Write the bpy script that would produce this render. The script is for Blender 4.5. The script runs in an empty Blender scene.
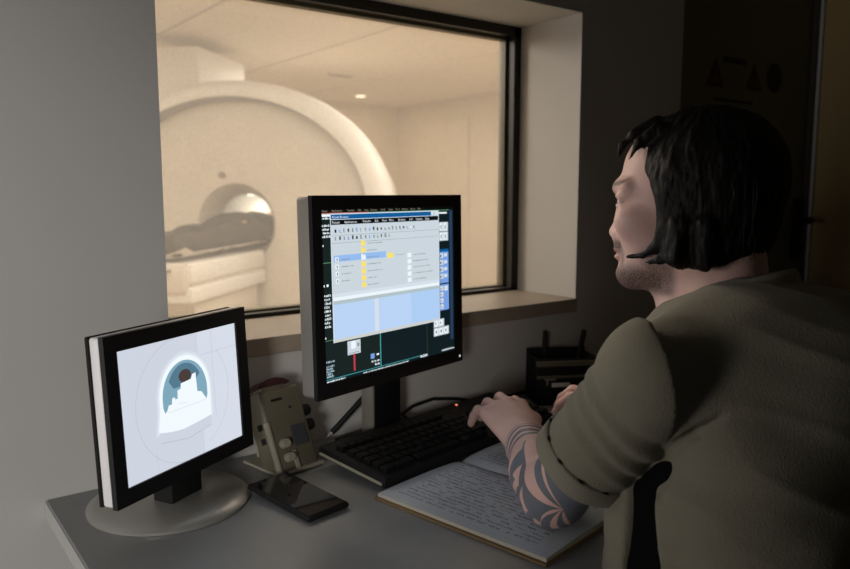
import bpy, bmesh, math, random
import numpy as np
from mathutils import Vector, Matrix
random.seed(7)
C = bpy.context.scene.collection
PI = math.pi
W = 1.177            # room face of the window wall
DESK = 0.74

# ------------------------------------------------------------------ helpers
XF = {}              # object name -> world matrix
def mat(name, col, rough=0.6, metal=0.0, spec=0.4, bump=0.0, bscale=80.0, var=0.0, vscale=6.0, emit=None, estr=1.0, coat=0.0):
    m = bpy.data.materials.new(name); m.use_nodes = True
    nt = m.node_tree; b = nt.nodes['Principled BSDF']
    b.inputs['Base Color'].default_value = (*col, 1)
    b.inputs['Roughness'].default_value = rough
    b.inputs['Metallic'].default_value = metal
    b.inputs['Specular IOR Level'].default_value = spec
    b.inputs['Coat Weight'].default_value = coat
    tc = nt.nodes.new('ShaderNodeTexCoord')
    if var > 0:
        n = nt.nodes.new('ShaderNodeTexNoise'); n.inputs['Scale'].default_value = vscale; n.inputs['Detail'].default_value = 5
        nt.links.new(tc.outputs['Object'], n.inputs['Vector'])
        r = nt.nodes.new('ShaderNodeValToRGB')
        r.color_ramp.elements[0].position = .3; r.color_ramp.elements[1].position = .7
        r.color_ramp.elements[0].color = (*[c*(1-var) for c in col], 1)
        r.color_ramp.elements[1].color = (*[min(1, c*(1+var)) for c in col], 1)
        nt.links.new(n.outputs['Fac'], r.inputs['Fac']); nt.links.new(r.outputs['Color'], b.inputs['Base Color'])
    if bump > 0:
        n2 = nt.nodes.new('ShaderNodeTexNoise'); n2.inputs['Scale'].default_value = bscale; n2.inputs['Detail'].default_value = 4
        nt.links.new(tc.outputs['Object'], n2.inputs['Vector'])
        bp = nt.nodes.new('ShaderNodeBump'); bp.inputs['Strength'].default_value = bump; bp.inputs['Distance'].default_value = 0.004
        nt.links.new(n2.outputs['Fac'], bp.inputs['Height']); nt.links.new(bp.outputs['Normal'], b.inputs['Normal'])
    if emit:
        b.inputs['Emission Color'].default_value = (*emit, 1); b.inputs['Emission Strength'].default_value = estr
    return m
def s2l(r, g, b):
    f = lambda c: (c/255/12.92) if c/255 <= .04045 else ((c/255+.055)/1.055)**2.4
    return (f(r), f(g), f(b))
def screen_mat(name, r, g, b, k=1.0):
    m = bpy.data.materials.new(name); m.use_nodes = True; nt = m.node_tree
    p = nt.nodes['Principled BSDF']
    p.inputs['Base Color'].default_value = (.01, .01, .012, 1); p.inputs['Roughness'].default_value = .35
    p.inputs['Specular IOR Level'].default_value = .2
    p.inputs['Emission Color'].default_value = (*s2l(r, g, b), 1); p.inputs['Emission Strength'].default_value = k
    return m

class MB:
    def __init__(s): s.bm = bmesh.new(); s.mi = 0
    def _tag(s, faces):
        for f in faces: f.material_index = s.mi
    def box(s, c, size, M=None, bevel=0.0, seg=2):
        r = bmesh.ops.create_cube(s.bm, size=1.0); vs = r['verts']
        for v in vs: v.co = Vector((v.co.x*size[0], v.co.y*size[1], v.co.z*size[2]))
        fs = list({f for v in vs for f in v.link_faces}); s._tag(fs)
        if bevel > 0:
            es = list({e for v in vs for e in v.link_edges})
            o = bmesh.ops.bevel(s.bm, geom=es, offset=bevel, segments=seg, profile=.5, affect='EDGES')
            vs = list({v for f in o['faces'] for v in f.verts} | {v for v in vs if v.is_valid})
            s._tag(o['faces'])
        T = Matrix.Translation(Vector(c)) if M is None else M @ Matrix.Translation(Vector(c))
        bmesh.ops.transform(s.bm, matrix=T, verts=vs); return s
    def cyl(s, p0, p1, r0, r1=None, n=24, caps=True, bevel=0.0):
        r1 = r0 if r1 is None else r1
        p0 = Vector(p0); p1 = Vector(p1); d = p1-p0
        q = Vector((0, 0, 1)).rotation_difference(d.normalized()).to_matrix().to_4x4()
        r = bmesh.ops.create_cone(s.bm, cap_ends=caps, segments=n, radius1=r0, radius2=r1, depth=d.length)
        vs = r['verts']; s._tag({f for v in vs for f in v.link_faces})
        bmesh.ops.transform(s.bm, matrix=Matrix.Translation((p0+p1)/2) @ q, verts=vs); return s
    def sphere(s, c, r, n=20, sc=(1, 1, 1), M=None):
        o = bmesh.ops.create_uvsphere(s.bm, u_segments=n, v_segments=n//2+2, radius=r)
        s._tag({f for v in o['verts'] for f in v.link_faces})
        T = Matrix.Translation(Vector(c)) @ Matrix.Diagonal((*sc, 1))
        if M is not None: T = M @ T
        bmesh.ops.transform(s.bm, matrix=T, verts=o['verts']); return s
    def tube(s, pts, r, n=10):
        pts = [Vector(p) for p in pts]; rr = r if isinstance(r, (list, tuple)) else [r]*len(pts)
        rings = []; up = Vector((0, 0, 1))
        for i, p in enumerate(pts):
            t = (pts[min(i+1, len(pts)-1)]-pts[max(i-1, 0)]).normalized()
            a = t.cross(up)
            if a.length < 1e-3: a = t.cross(Vector((1, 0, 0)))
            a.normalize(); b = t.cross(a)
            rings.append([s.bm.verts.new(p+(a*math.cos(2*PI*k/n)+b*math.sin(2*PI*k/n))*rr[i]) for k in range(n)])
        fs = []
        for i in range(len(rings)-1):
            for k in range(n):
                fs.append(s.bm.faces.new((rings[i][k], rings[i][(k+1) % n], rings[i+1][(k+1) % n], rings[i+1][k])))
        fs.append(s.bm.faces.new(rings[0])); fs.append(s.bm.faces.new(rings[-1])); s._tag(fs); return s
    def poly(s, pts):
        f = s.bm.faces.new([s.bm.verts.new(Vector(p)) for p in pts]); f.material_index = s.mi; return s
    def prism(s, pts, h):      # pts: closed outline list of vec, extruded by vector h
        h = Vector(h); a = [s.bm.verts.new(Vector(p)) for p in pts]; b = [s.bm.verts.new(Vector(p)+h) for p in pts]
        fs = [s.bm.faces.new(a), s.bm.faces.new(list(reversed(b)))]
        n = len(a)
        for i in range(n): fs.append(s.bm.faces.new((a[(i+1) % n], a[i], b[i], b[(i+1) % n])))
        s._tag(fs); return s
    def grid(s, rows, closed=False):
        g = [[s.bm.verts.new(Vector(p)) for p in r] for r in rows]; fs = []
        for i in range(len(g)-1):
            m = len(g[i])
            for k in range(m if closed else m-1):
                fs.append(s.bm.faces.new((g[i][k], g[i][(k+1) % m], g[i+1][(k+1) % m], g[i+1][k])))
        s._tag(fs); return s
    def build(s, name, mats, parent=None, smooth=False, world=True, recalc=True):
        if recalc: bmesh.ops.recalc_face_normals(s.bm, faces=s.bm.faces)
        me = bpy.data.meshes.new(name); s.bm.to_mesh(me); s.bm.free()
        return link_mesh(name, me, mats, parent, smooth, world)
def link_mesh(name, me, mats, parent=None, smooth=False, world=True):
    if not isinstance(mats, (list, tuple)): mats = [mats]
    for m in mats: me.materials.append(m)
    o = bpy.data.objects.new(name, me); C.objects.link(o)
    if parent is not None:
        Mw = XF[parent.name]
        if world: me.transform(Mw.inverted())
        o.parent = parent; XF[o.name] = Mw.copy()
    else: XF[o.name] = Matrix.Identity(4)
    if smooth == 'auto':
        me.polygons.foreach_set('use_smooth', [True]*len(me.polygons)); 
        bm = bmesh.new(); bm.from_mesh(me)
        for e in bm.edges:
            if len(e.link_faces) == 2 and e.calc_face_angle(0) > math.radians(35): e.smooth = False
        bm.to_mesh(me); bm.free()
    elif smooth: me.polygons.foreach_set('use_smooth', [True]*len(me.polygons))
    return o
def tag(o, label, cat, group=None, kind=None):
    o['label'] = label; o['category'] = cat
    if group: o['group'] = group
    if kind: o['kind'] = kind
    return o
def thing(name, label, cat, loc=(0, 0, 0), rz=0.0, group=None):
    o = bpy.data.objects.new(name, None); C.objects.link(o); o.empty_display_size = .05
    o.location = loc; o.rotation_euler = (0, 0, rz)
    XF[o.name] = Matrix.Translation(Vector(loc)) @ Matrix.Rotation(rz, 4, 'Z')
    return tag(o, label, cat, group)
def struct(o, label, cat): return tag(o, label, cat, kind='structure')
def text_into(mb, txt, size, M):
    cu = bpy.data.curves.new('t', 'FONT'); cu.body = txt; cu.size = size; cu.align_x = 'LEFT'; cu.resolution_u = 1
    ob = bpy.data.objects.new('t', cu); C.objects.link(ob)
    me = bpy.data.meshes.new_from_object(ob.evaluated_get(bpy.context.evaluated_depsgraph_get()))
    me.transform(M); n0 = len(mb.bm.faces); mb.bm.from_mesh(me); mb.bm.faces.ensure_lookup_table()
    for f in mb.bm.faces[n0:]: f.material_index = mb.mi
    bpy.data.objects.remove(ob); bpy.data.curves.remove(cu); bpy.data.meshes.remove(me)

# ------------------------------------------------------------------ implicit surfaces (organic shapes)
class SDF:
    def __init__(s, lo, hi, h):
        s.lo = np.array(lo, float); s.h = h
        s.n = np.ceil((np.array(hi)-s.lo)/h).astype(int)+1
        s.D = np.full(s.n, .2, np.float32)
    def block(s, lo, hi, pad):
        a = np.clip(np.floor((np.array(lo)-pad-s.lo)/s.h).astype(int), 0, s.n-1)
        b = np.clip(np.ceil((np.array(hi)+pad-s.lo)/s.h).astype(int)+1, 0, s.n)
        if np.any(b <= a): return None
        ax = [s.lo[i]+s.h*np.arange(a[i], b[i]) for i in range(3)]
        X, Y, Z = np.meshgrid(*ax, indexing='ij')
        return (slice(a[0], b[0]), slice(a[1], b[1]), slice(a[2], b[2])), np.stack([X, Y, Z], -1)
    def op(s, f, lo, hi, k=0.0, sub=False):
        r = s.block(lo, hi, k*1.5+4*s.h)
        if r is None: return s
        sl, P = r; d = f(P).astype(np.float32); A = s.D[sl]
        if sub: d = -d
        if k > 0:
            h = np.maximum(k-np.abs(A-d), 0)/k
            s.D[sl] = (np.maximum(A, d)+h*h*k*.25) if sub else (np.minimum(A, d)-h*h*k*.25)
        else: s.D[sl] = np.maximum(A, d) if sub else np.minimum(A, d)
        return s
    def cone(s, a, b, r1, r2, k=.01, sub=False, fl=None):   # tapered capsule; fl=(axis vec, factor) flattens along axis
        a = np.array(a, float); b = np.array(b, float)
        def f(P):
            ba = b-a; pa = P-a
            if fl is not None:
                ax = np.array(fl[0], float); ax /= np.linalg.norm(ax)
                c = pa@ax; pa = pa+(c*(1/fl[1]-1))[..., None]*ax
                bb = ba+(ba@ax)*(1/fl[1]-1)*ax
            else: bb = ba
            t = np.clip((pa@bb)/(bb@bb), 0, 1)
            return np.linalg.norm(pa-t[..., None]*bb, axis=-1)-(r1+(r2-r1)*t)
        R = max(r1, r2)*(1 if fl is None else max(1, fl[1]))
        return s.op(f, np.minimum(a, b)-R, np.maximum(a, b)+R, k, sub)
    def ell(s, c, r, Rm=None, k=.01, sub=False):            # ellipsoid; rows of Rm are its axes
        c = np.array(c, float); r = np.array(r, float); Rm = np.eye(3) if Rm is None else np.array(Rm)
        def f(P):
            q = (P-c)@Rm.T; k0 = np.linalg.norm(q/r, axis=-1); k1 = np.linalg.norm(q/(r*r), axis=-1)
            return k0*(k0-1)/np.maximum(k1, 1e-6)
        R = max(r); return s.op(f, c-R, c+R, k, sub)
    def half(s, p, n, lo, hi, k=0.0):                       # cut away the side n points to, inside the box lo..hi
        p = np.array(p, float); n = np.array(n, float); n /= np.linalg.norm(n)
        def f(P):
            d = -((P-p)@n); q = np.maximum(np.array(lo)-P, P-np.array(hi)).max(-1)
            return np.maximum(d, q)
        return s.op(f, lo, hi, k, True)
    def mesh(s, smooth=1):
        D = s.D; ins = D < 0; n = np.array(D.shape)
        c = np.zeros(n-1, np.int8)
        for dx in (0, 1):
            for dy in (0, 1):
                for dz in (0, 1): c += ins[dx:n[0]-1+dx, dy:n[1]-1+dy, dz:n[2]-1+dz]
        act = (c > 0) & (c < 8); idx = np.argwhere(act); ids = np.full(act.shape, -1, np.int32); ids[act] = np.arange(len(idx))
        acc = np.zeros((len(idx), 3)); cnt = np.zeros(len(idx))
        cor = [(x, y, z) for x in (0, 1) for y in (0, 1) for z in (0, 1)]
        for a in cor:
            for ax in range(3):
                if a[ax] == 1: continue
                b = list(a); b[ax] = 1
                pa = idx+np.array(a); pb = idx+np.array(b)
                da = D[tuple(pa.T)]; db = D[tuple(pb.T)]; m = (da < 0) != (db < 0)
                t = da[m]/(da[m]-db[m]); q = np.tile(np.array(a, float), (m.sum(), 1)); q[:, ax] += t
                acc[m] += q; cnt[m] += 1
        V = s.lo+s.h*(idx+acc/cnt[:, None])
        F = []
        for ax in range(3):
            sl0 = [slice(None)]*3; sl1 = [slice(None)]*3; sl0[ax] = slice(0, -1); sl1[ax] = slice(1, None)
            A = ins[tuple(sl0)]; B = ins[tuple(sl1)]; e = np.argwhere(A != B)
            u, v = [(1, 2), (2, 0), (0, 1)][ax]
            ok = (e[:, u] > 0) & (e[:, v] > 0) & (e[:, u] < n[u]-1) & (e[:, v] < n[v]-1); e = e[ok]
            du = np.zeros(3, int); du[u] = 1; dv = np.zeros(3, int); dv[v] = 1
            q = np.stack([ids[tuple((e-du-dv).T)], ids[tuple((e-dv).T)], ids[tuple(e.T)], ids[tuple((e-du).T)]], 1)
            fl = ~A[tuple(e.T)]; q[fl] = q[fl][:, ::-1]; F.append(q)
        F = np.concatenate(F); F = F[(F >= 0).all(1)]
        for _ in range(smooth):
            S = np.zeros_like(V); k = np.zeros(len(V))
            for i in range(4):
                a = F[:, i]; b = F[:, (i+1) % 4]
                np.add.at(S, a, V[b]); np.add.at(k, a, 1); np.add.at(S, b, V[a]); np.add.at(k, b, 1)
            V = V*.5+.5*S/np.maximum(k, 1)[:, None]
        return V, F
def np_mesh(name, V, F):
    me = bpy.data.meshes.new(name)
    me.vertices.add(len(V)); me.vertices.foreach_set('co', np.asarray(V, np.float32).ravel())
    me.loops.add(F.size); me.loops.foreach_set('vertex_index', F.astype(np.int32).ravel())
    me.polygons.add(len(F)); me.polygons.foreach_set('loop_start', np.arange(0, F.size, 4, dtype=np.int32))
    me.polygons.foreach_set('use_smooth', np.ones(len(F), bool))
    me.update(calc_edges=True); me.validate(); return me
def normals(V, F):
    N = np.zeros_like(V); q = np.cross(V[F[:, 2]]-V[F[:, 0]], V[F[:, 3]]-V[F[:, 1]])
    for i in range(4): np.add.at(N, F[:, i], q)
    return N/np.maximum(np.linalg.norm(N, axis=1), 1e-9)[:, None]
def vnoise(P, sc, seed=0):                                   # cheap smooth value noise, -1..1
    P = np.asarray(P)*sc; i = np.floor(P).astype(np.int64); f = P-i; f = f*f*(3-2*f); out = np.zeros(len(P))
    for x in (0, 1):
        for y in (0, 1):
            for z in (0, 1):
                h = ((i[:, 0]+x)*374761393+(i[:, 1]+y)*668265263+(i[:, 2]+z)*2147483647+seed*974711) & 0xffffffff
                h = ((h ^ (h >> 13))*1274126177) & 0xffffffff; h = (h ^ (h >> 16)) & 0xffff
                out += (h/32767.5-1)*np.where(x, f[:, 0], 1-f[:, 0])*np.where(y, f[:, 1], 1-f[:, 1])*np.where(z, f[:, 2], 1-f[:, 2])
    return out

# ------------------------------------------------------------------ materials
M = {}
M['wall'] = mat('grey_wall_paint', (.50, .49, .47), .75, bump=.03, bscale=60, var=.02, vscale=3)
M['sill'] = mat('taupe_sill_board', (.30, .25, .20), .45, bump=.05, var=.08, vscale=9)
M['frame'] = mat('black_window_frame', (.012, .012, .010), .5)
M['jamb'] = mat('olive_jamb', (.10, .085, .045), .5)
M['door'] = mat('olive_grey_door', (.16, .16, .12), .6, var=.05)
M['door_trim'] = mat('door_trim_paint', (.055, .048, .03), .6)
M['rwall'] = mat('warm_side_wall', (.42, .30, .13), .75, bump=.1)
M['floor'] = mat('grey_vinyl_floor', (.14, .135, .13), .5, var=.1)
M['ceil'] = mat('dim_ceiling_tiles', (.30, .29, .27), .9)
M['desk'] = mat('grey_laminate', (.235, .24, .242), .42, bump=.03, bscale=300, var=.03, vscale=30)
M['desk_edge'] = mat('grey_edge_band', (.36, .355, .34), .45)
M['black'] = mat('black_plastic', (.008, .008, .009), .5, spec=.25)
M['blackm'] = mat('black_matte_plastic', (.012, .012, .012), .7, spec=.15)
M['silver'] = mat('silver_plastic', (.33, .32, .30), .32, metal=.4)
M['white_side'] = mat('white_plastic', (.72, .71, .72), .4)
M['grey_side'] = mat('warm_grey_plastic', (.27, .25, .22), .5)
M['cream'] = mat('cream_plastic', (.30, .28, .22), .5)
M['olive'] = mat('olive_beige_plastic', (.115, .104, .072), .5, var=.04)
M['red'] = mat('dark_red_plastic', (.035, .008, .008), .5)
M['glass_dark'] = mat('phone_glass', (.008, .008, .01), .03, spec=1.0)
M['paper'] = None
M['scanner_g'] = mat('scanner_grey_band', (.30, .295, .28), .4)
M['scanner'] = mat('scanner_shell', (.74, .70, .63), .45, var=.02)
M['scanner_w'] = mat('scanner_white_shell', (.88, .88, .87), .35)
M['mriwall'] = mat('beige_wall_paint', (.68, .60, .48), .8, var=.02)
M['mriceil'] = mat('beige_ceiling', (.76, .68, .57), .85)
M['mrifloor'] = mat('beige_vinyl', (.5, .42, .32), .5)
M['cloth_dark'] = mat('dark_grey_clothing', (.055, .047, .038), .9, bump=.4, bscale=25, var=.15)
M['skin2'] = mat('skin_tone', (.55, .36, .27), .6)
M['pillow'] = mat('grey_pad', (.45, .42, .38), .8)

# ------------------------------------------------------------------ control-room shell
OX0, OX1, OZ0, OZ1 = .378, 1.330, .942, 1.590   # opening
TH = .238
w = MB()
def wb(x0, x1, z0, z1): w.box(((x0+x1)/2, W+TH/2, (z0+z1)/2), (x1-x0, TH, z1-z0))
wb(-2.2, OX0, 0, 2.5); wb(OX0, OX1, 0, OZ0-.031); wb(OX0, OX1, OZ1, 2.5); wb(OX1, 1.712, 0, 2.5); wb(1.712, 2.44, 2.12, 2.5); wb(2.44, 2.62, 0, 2.5)
struct(w.build('wall_back', M['wall']), 'grey painted wall with the observation window opening', 'wall')
struct(MB().box((2.53, -.2, 1.25), (.16, 2.752, 2.5)).build('wall_right', M['rwall']), 'warm brownish wall strip at the right edge of the photo', 'wall')
struct(MB().box((.2, -.2, -.05), (4.9, 4.0, .1)).build('floor', M['floor']), 'dark grey vinyl floor of the control room', 'floor')
struct(MB().box((.2, -.2, 2.55), (4.9, 4.0, .1)).build('ceiling', M['ceil']), 'plain ceiling over the control room', 'ceiling')
s = MB().box(((OX0+OX1)/2, W+.105, OZ0-.0155), (OX1-OX0+.002, .222, .031), bevel=.002)
struct(s.build('trim_1', M['sill']), 'taupe window sill board under the observation window', 'window sill')

# window: black frame, olive inner jamb, shielded glass
fy0, fy1 = W+.195, W+.235
fr = MB()
win = thing('window_1', 'observation window with black frame looking into the scanner room', 'window', ((OX0+OX1)/2, fy0, OZ0))
win['kind'] = 'structure'
FW = .022
for (x0, x1, z0, z1) in ((OX0, OX0+FW, OZ0, OZ1), (OX1-FW, OX1, OZ0, OZ1), (OX0, OX1, OZ1-FW, OZ1), (OX0, OX1, OZ0, OZ0+.008)):
    fr.box(((x0+x1)/2, (fy0+fy1)/2, (z0+z1)/2), (x1-x0, fy1-fy0, z1-z0))
o = fr.build('window_frame', M['frame'], win)
jb = MB()
for (x0, x1, z0, z1) in ((OX0+FW, OX0+FW+.006, OZ0, OZ1), (OX1-FW-.007, OX1-FW, OZ0, OZ1), (OX0+FW, OX1-FW, OZ1-FW-.007, OZ1-FW), (OX0+FW, OX1-FW, OZ0+.008, OZ0+.012)):
    jb.box(((x0+x1)/2, fy1-.004, (z0+z1)/2), (x1-x0, .022, z1-z0))
jb.build('window_jamb', M['jamb'], win)
gm = bpy.data.materials.new('shielded_glass'); gm.use_nodes = True; nt = gm.node_tree; nt.nodes.clear()
out = nt.nodes.new('ShaderNodeOutputMaterial'); mx = nt.nodes.new('ShaderNodeMixShader'); tr = nt.nodes.new('ShaderNodeBsdfTransparent'); gl = nt.nodes.new('ShaderNodeBsdfGlossy')
gl.inputs['Roughness'].default_value = .02; gl.inputs['Color'].default_value = (.8, .8, .8, 1)
tc = nt.nodes.new('ShaderNodeTexCoord'); mp = nt.nodes.new('ShaderNodeMapping'); mp.inputs['Scale'].default_value = (1, .3, 1.0); mp.inputs['Rotation'].default_value = (0, .6, 0)
no = nt.nodes.new('ShaderNodeTexNoise'); no.inputs['Scale'].default_value = 320; no.inputs['Detail'].default_value = 1
rp = nt.nodes.new('ShaderNodeValToRGB'); rp.color_ramp.elements[0].position = .35; rp.color_ramp.elements[1].position = .65
rp.color_ramp.elements[0].color = (.90, .89, .86, 1); rp.color_ramp.elements[1].color = (.95, .94, .92, 1)
nt.links.new(tc.outputs['Object'], mp.inputs['Vector']); nt.links.new(mp.outputs['Vector'], no.inputs['Vector']); nt.links.new(no.outputs['Fac'], rp.inputs['Fac']); nt.links.new(rp.outputs['Color'], tr.inputs['Color'])
mx.inputs['Fac'].default_value = .025
tl = nt.nodes.new('ShaderNodeBsdfTranslucent'); tl.inputs['Color'].default_value = (.85, .83, .80, 1); m2 = nt.nodes.new('ShaderNodeMixShader'); m2.inputs['Fac'].default_value = .085
nt.links.new(tr.outputs[0], m2.inputs[1]); nt.links.new(tl.outputs[0], m2.inputs[2]); nt.links.new(m2.outputs[0], mx.inputs[1]); nt.links.new(gl.outputs[0], mx.inputs[2]); nt.links.new(mx.outputs[0], out.inputs[0])
MB().box(((OX0+OX1)/2, fy1-.002, (OZ0+OZ1)/2), (OX1-OX0-2*FW, .006, OZ1-OZ0-FW-.008)).build('pane', gm, win)

# door with safety stickers
door = thing('door_1', 'dark closed door carrying safety stickers behind the man', 'door', (2.085, W+.02, 0)); door['kind'] = 'structure'
MB().box((2.076, W+.05, 1.055), (.70, .05, 2.10), bevel=.003).build('door_leaf', M['door'], door)
t = MB()
for x in (1.719, 2.433): t.box((x, W+.075, 1.06), (.014, .13, 2.12))
t.box((2.076, W+.075, 2.113), (.70, .13, .014)); t.build('door_frame', M['door_trim'], door)
hd = MB(); yb = W+.024
hd.cyl((2.385, yb, 1.10), (2.385, yb-.05, 1.10), .010).tube([(2.385, yb-.05, 1.10), (2.36, yb-.056, 1.10), (2.27, yb-.056, 1.096)], .0095)
hd.box((2.385, yb-.004, 1.075), (.04, .01, .19), bevel=.003)
dh = hd.build('door_handle', M['blackm'], door, smooth='auto')
MB().cyl((2.385, yb-.008, 1.02), (2.385, yb-.016, 1.02), .013).build('keyhole', M['black'], dh)
M['st_tri'] = mat('warning_sticker_face', (.075, .035, .012), .6); M['st_edge'] = mat('sticker_black', (.006, .005, .004), .6); M['st_blue'] = mat('sticker_blue_black', (.006, .007, .010), .6)
M['st_txt'] = mat('sticker_text_face', (.13, .13, .11), .6)
ys = W+.0245
def triangle(cx, cz, wd, ht, glyph):
    b = MB(); b.mi = 1; b.prism([(cx-wd/2, ys, cz-ht/2), (cx+wd/2, ys, cz-ht/2), (cx, ys, cz+ht/2)], (0, -.0006, 0))
    b.mi = 0; k = .74; zz = cz-ht*.035; b.prism([(cx-wd/2*k, ys-.0006, zz-ht/2*k), (cx+wd/2*k, ys-.0006, zz-ht/2*k), (cx, ys-.0006, zz+ht/2*k)], (0, -.0004, 0))
    b.mi = 1; y2 = ys-.0012
    if glyph == 0:   # bent magnet
        for s_ in (-1, 1): b.box((cx+s_*.010, y2, cz-.006), (.007, .0004, .022))
        b.box((cx, y2, cz+.007), (.027, .0004, .008))
    else:            # wave
        b.box((cx, y2, cz-.012), (.006, .0004, .03)); b.sphere((cx, y2, cz+.006), .006, 10, (1, .05, 1))
        for s_ in (-1, 1): b.box((cx+s_*.012, y2, cz-.002), (.003, .0004, .016))
    return b.build('warning_sticker', [M['st_tri'], M['st_edge']], door)
triangle(1.903, 1.518, .085, .078, 0); triangle(2.10, 1.522, .085, .078, 1)
b = MB(); b.mi = 1; b.box((1.998, ys-.0003, 1.556), (.115, .0006, .016)); 
b.mi = 0
for i in range(4): b.box((1.998, ys-.0003, 1.526-i*.016), (.075-.012*(i % 2), .0006, .005))
b.build('header_strip', [M['st_txt'], M['st_edge']], door)
b = MB()
for i in range(6): b.box((2.0, ys-.0003, 1.445-i*.03), (.20-.03*(i % 3), .0006, .008))
b.build('text_block', M['st_edge'], door)
b = MB(); b.mi = 1; b.cyl((2.212, ys, 1.528), (2.212, ys-.0006, 1.528), .042, n=40); b.mi = 0; b.cyl((2.212, ys-.0006, 1.528), (2.212, ys-.001, 1.528), .032, n=40)
b.mi = 1; b.box((2.212, ys-.0012, 1.528), (.012, .0004, .045)); b.box((2.212, ys-.0012, 1.528), (.05, .0004, .006), M=None)
b.build('round_sticker', [M['st_blue'], M['st_edge']], door)

# ------------------------------------------------------------------ scanner room
Y0 = W+TH; CX0, CX1, CY1, CZ = -1.8, 5.78, 8.27, 2.30
struct(MB().box(((CX0+CX1)/2, CY1+.05, CZ/2), (CX1-CX0+.2, .1, CZ)).build('wall_far', M['mriwall']), 'beige far wall of the scanner room', 'wall')
b = MB(); b.box((CX1+.05, (Y0+CY1)/2, CZ/2), (.1, CY1-Y0, CZ))
b.box((CX1-.012, 6.05, CZ/2-.05), (.024, .03, CZ-.1)); b.box((CX1-.012, 7.3, 1.05), (.02, 1.0, 2.0), bevel=.004)
struct(b.build('wall_far_right', M['mriwall']), 'beige side wall of the scanner room with panel joints', 'wall')
struct(MB().box((CX0-.05, (Y0+CY1)/2, CZ/2), (.1, CY1-Y0, CZ)).build('wall_far_left', M['mriwall']), 'beige side wall of the scanner room left of the scanner', 'wall')
b = MB(); b.box((-1.85, Y0+.05, CZ/2), (.7, .1, CZ)) 
b = MB()
for (x0, x1, z0, z1) in ((-1.8, OX0-.05, 0, CZ), (OX0-.05, OX1+.05, 0, OZ0-.05), (OX0-.05, OX1+.05, OZ1+.05, CZ), (OX1+.05, CX1, 0, CZ)):
    b.box(((x0+x1)/2, Y0+.011, (z0+z1)/2), (x1-x0, .02, z1-z0))
struct(b.build('wall_far_front', M['mriwall']), 'beige lining of the window wall on the scanner side', 'wall')
struct(MB().box(((CX0+CX1)/2, (Y0+CY1)/2, -.05), (CX1-CX0+.2, CY1-Y0+.2, .1)).build('floor', M['mrifloor']), 'beige vinyl floor of the scanner room', 'floor')
b = MB()
x = CX0
while x < CX1+.1:
    b.box((x+.597, (Y0+CY1)/2, CZ+.05), (1.172, CY1-Y0+.1, .1), bevel=.006, seg=1); x += 1.2
b.box(((CX0+CX1)/2, (Y0+CY1)/2, CZ+.07), (CX1-CX0+.2, CY1-Y0+.1, .06))
struct(b.build('ceiling', M['mriceil']), 'beige panelled ceiling of the scanner room', 'ceiling')

# downlight and vent on the scanner-room ceiling
M['lamp'] = mat('lamp_lens', (.9, .8, .6), .5, emit=(1, .86, .62), estr=2.5)
dl = thing('ceiling_light', 'small round glowing downlight in the beige scanner room ceiling', 'ceiling light', (4.72, 7.5, CZ))
MB().cyl((4.72, 7.5, CZ-.012), (4.72, 7.5, CZ-.001), .075, n=28).build('trim_ring', M['scanner_w'], dl)
MB().cyl((4.72, 7.5, CZ-.016), (4.72, 7.5, CZ-.011), .055, n=28).build('lens', M['lamp'], dl)
vt = thing('ceiling_vent', 'small dark vent in the scanner room ceiling beside the glowing downlight', 'vent', (3.75, 6.3, CZ))
MB().box((3.75, 6.3, CZ-.008), (.26, .09, .014), bevel=.003).build('vent_frame', M['mriceil'], vt)
b = MB()
for i in range(4): b.box((3.75, 6.3-.027+.018*i, CZ-.017), (.22, .009, .006))
b.build('louvre', M['grey_side'], vt)

# scanner: local x lateral, y along the bore (into the room)
SRZ = -math.radians(47)
sc = thing('mri_scanner', 'large cream scanner with a round bore and a broad white arched rim', 'scanner', (2.07, 4.90, 0), SRZ)
MS = XF[sc.name]
BZ = 1.07; HX, HZ = 1.10, .86; OZ = .97
def arch(f, y, n=64, z0=.06):       # closed outline: half ellipse on top, straight sides to the floor
    pts = []
    for i in range(n+1):
        a = PI*i/n; pts.append((HX*f*math.cos(a), y, BZ+HZ*f*math.sin(a)))
    for k in range(1, 9): pts.append((-HX*f, y, BZ+(z0-BZ)*k/8))
    for k in range(1, 13): pts.append((-HX*f+2*HX*f*k/12, y, z0))
    for k in range(1, 8): pts.append((HX*f, y, z0+(BZ-z0)*k/8))
    return pts
def circ(r, y, tmpl):               # circle with one point for each outline point
    out = []
    for p in tmpl:
        a = math.atan2(p[2]-OZ, p[0]); out.append((r*math.cos(a), y, OZ+r*math.sin(a)))
    return out
def loc_build(b, name, m, parent, smooth=False):
    return b.build(name, m, parent, smooth=smooth, world=False)
T0 = arch(1, 0)
BR = .205
b = MB(); b.grid([arch(.85, .0), arch(.72, -.012), circ(.46, -.016, T0), circ(BR+.075, -.005, T0), circ(BR+.045, .05, T0), circ(BR+.015, .12, T0), circ(BR, .2, T0)], closed=True)
loc_build(b, 'front_cover', M['scanner'], sc, smooth='auto')
b = MB(); b.grid([circ(BR, .2, T0), circ(BR, 1.6, T0), circ(BR+.08, 1.69, T0)], closed=True)
loc_build(b, 'bore', M['scanner_w'], sc, smooth=True)
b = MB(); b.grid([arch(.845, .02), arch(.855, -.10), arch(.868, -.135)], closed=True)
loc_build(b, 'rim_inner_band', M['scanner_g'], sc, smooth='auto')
b = MB(); b.grid([arch(.868, -.135), arch(.885, -.142), arch(.925, -.142), arch(.965, -.125), arch(.99, -.09), arch(1.0, -.04), arch(1.0, .06), arch(.98, .10)], closed=True)
loc_build(b, 'arched_rim', M['scanner_w'], sc, smooth='auto')
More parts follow.
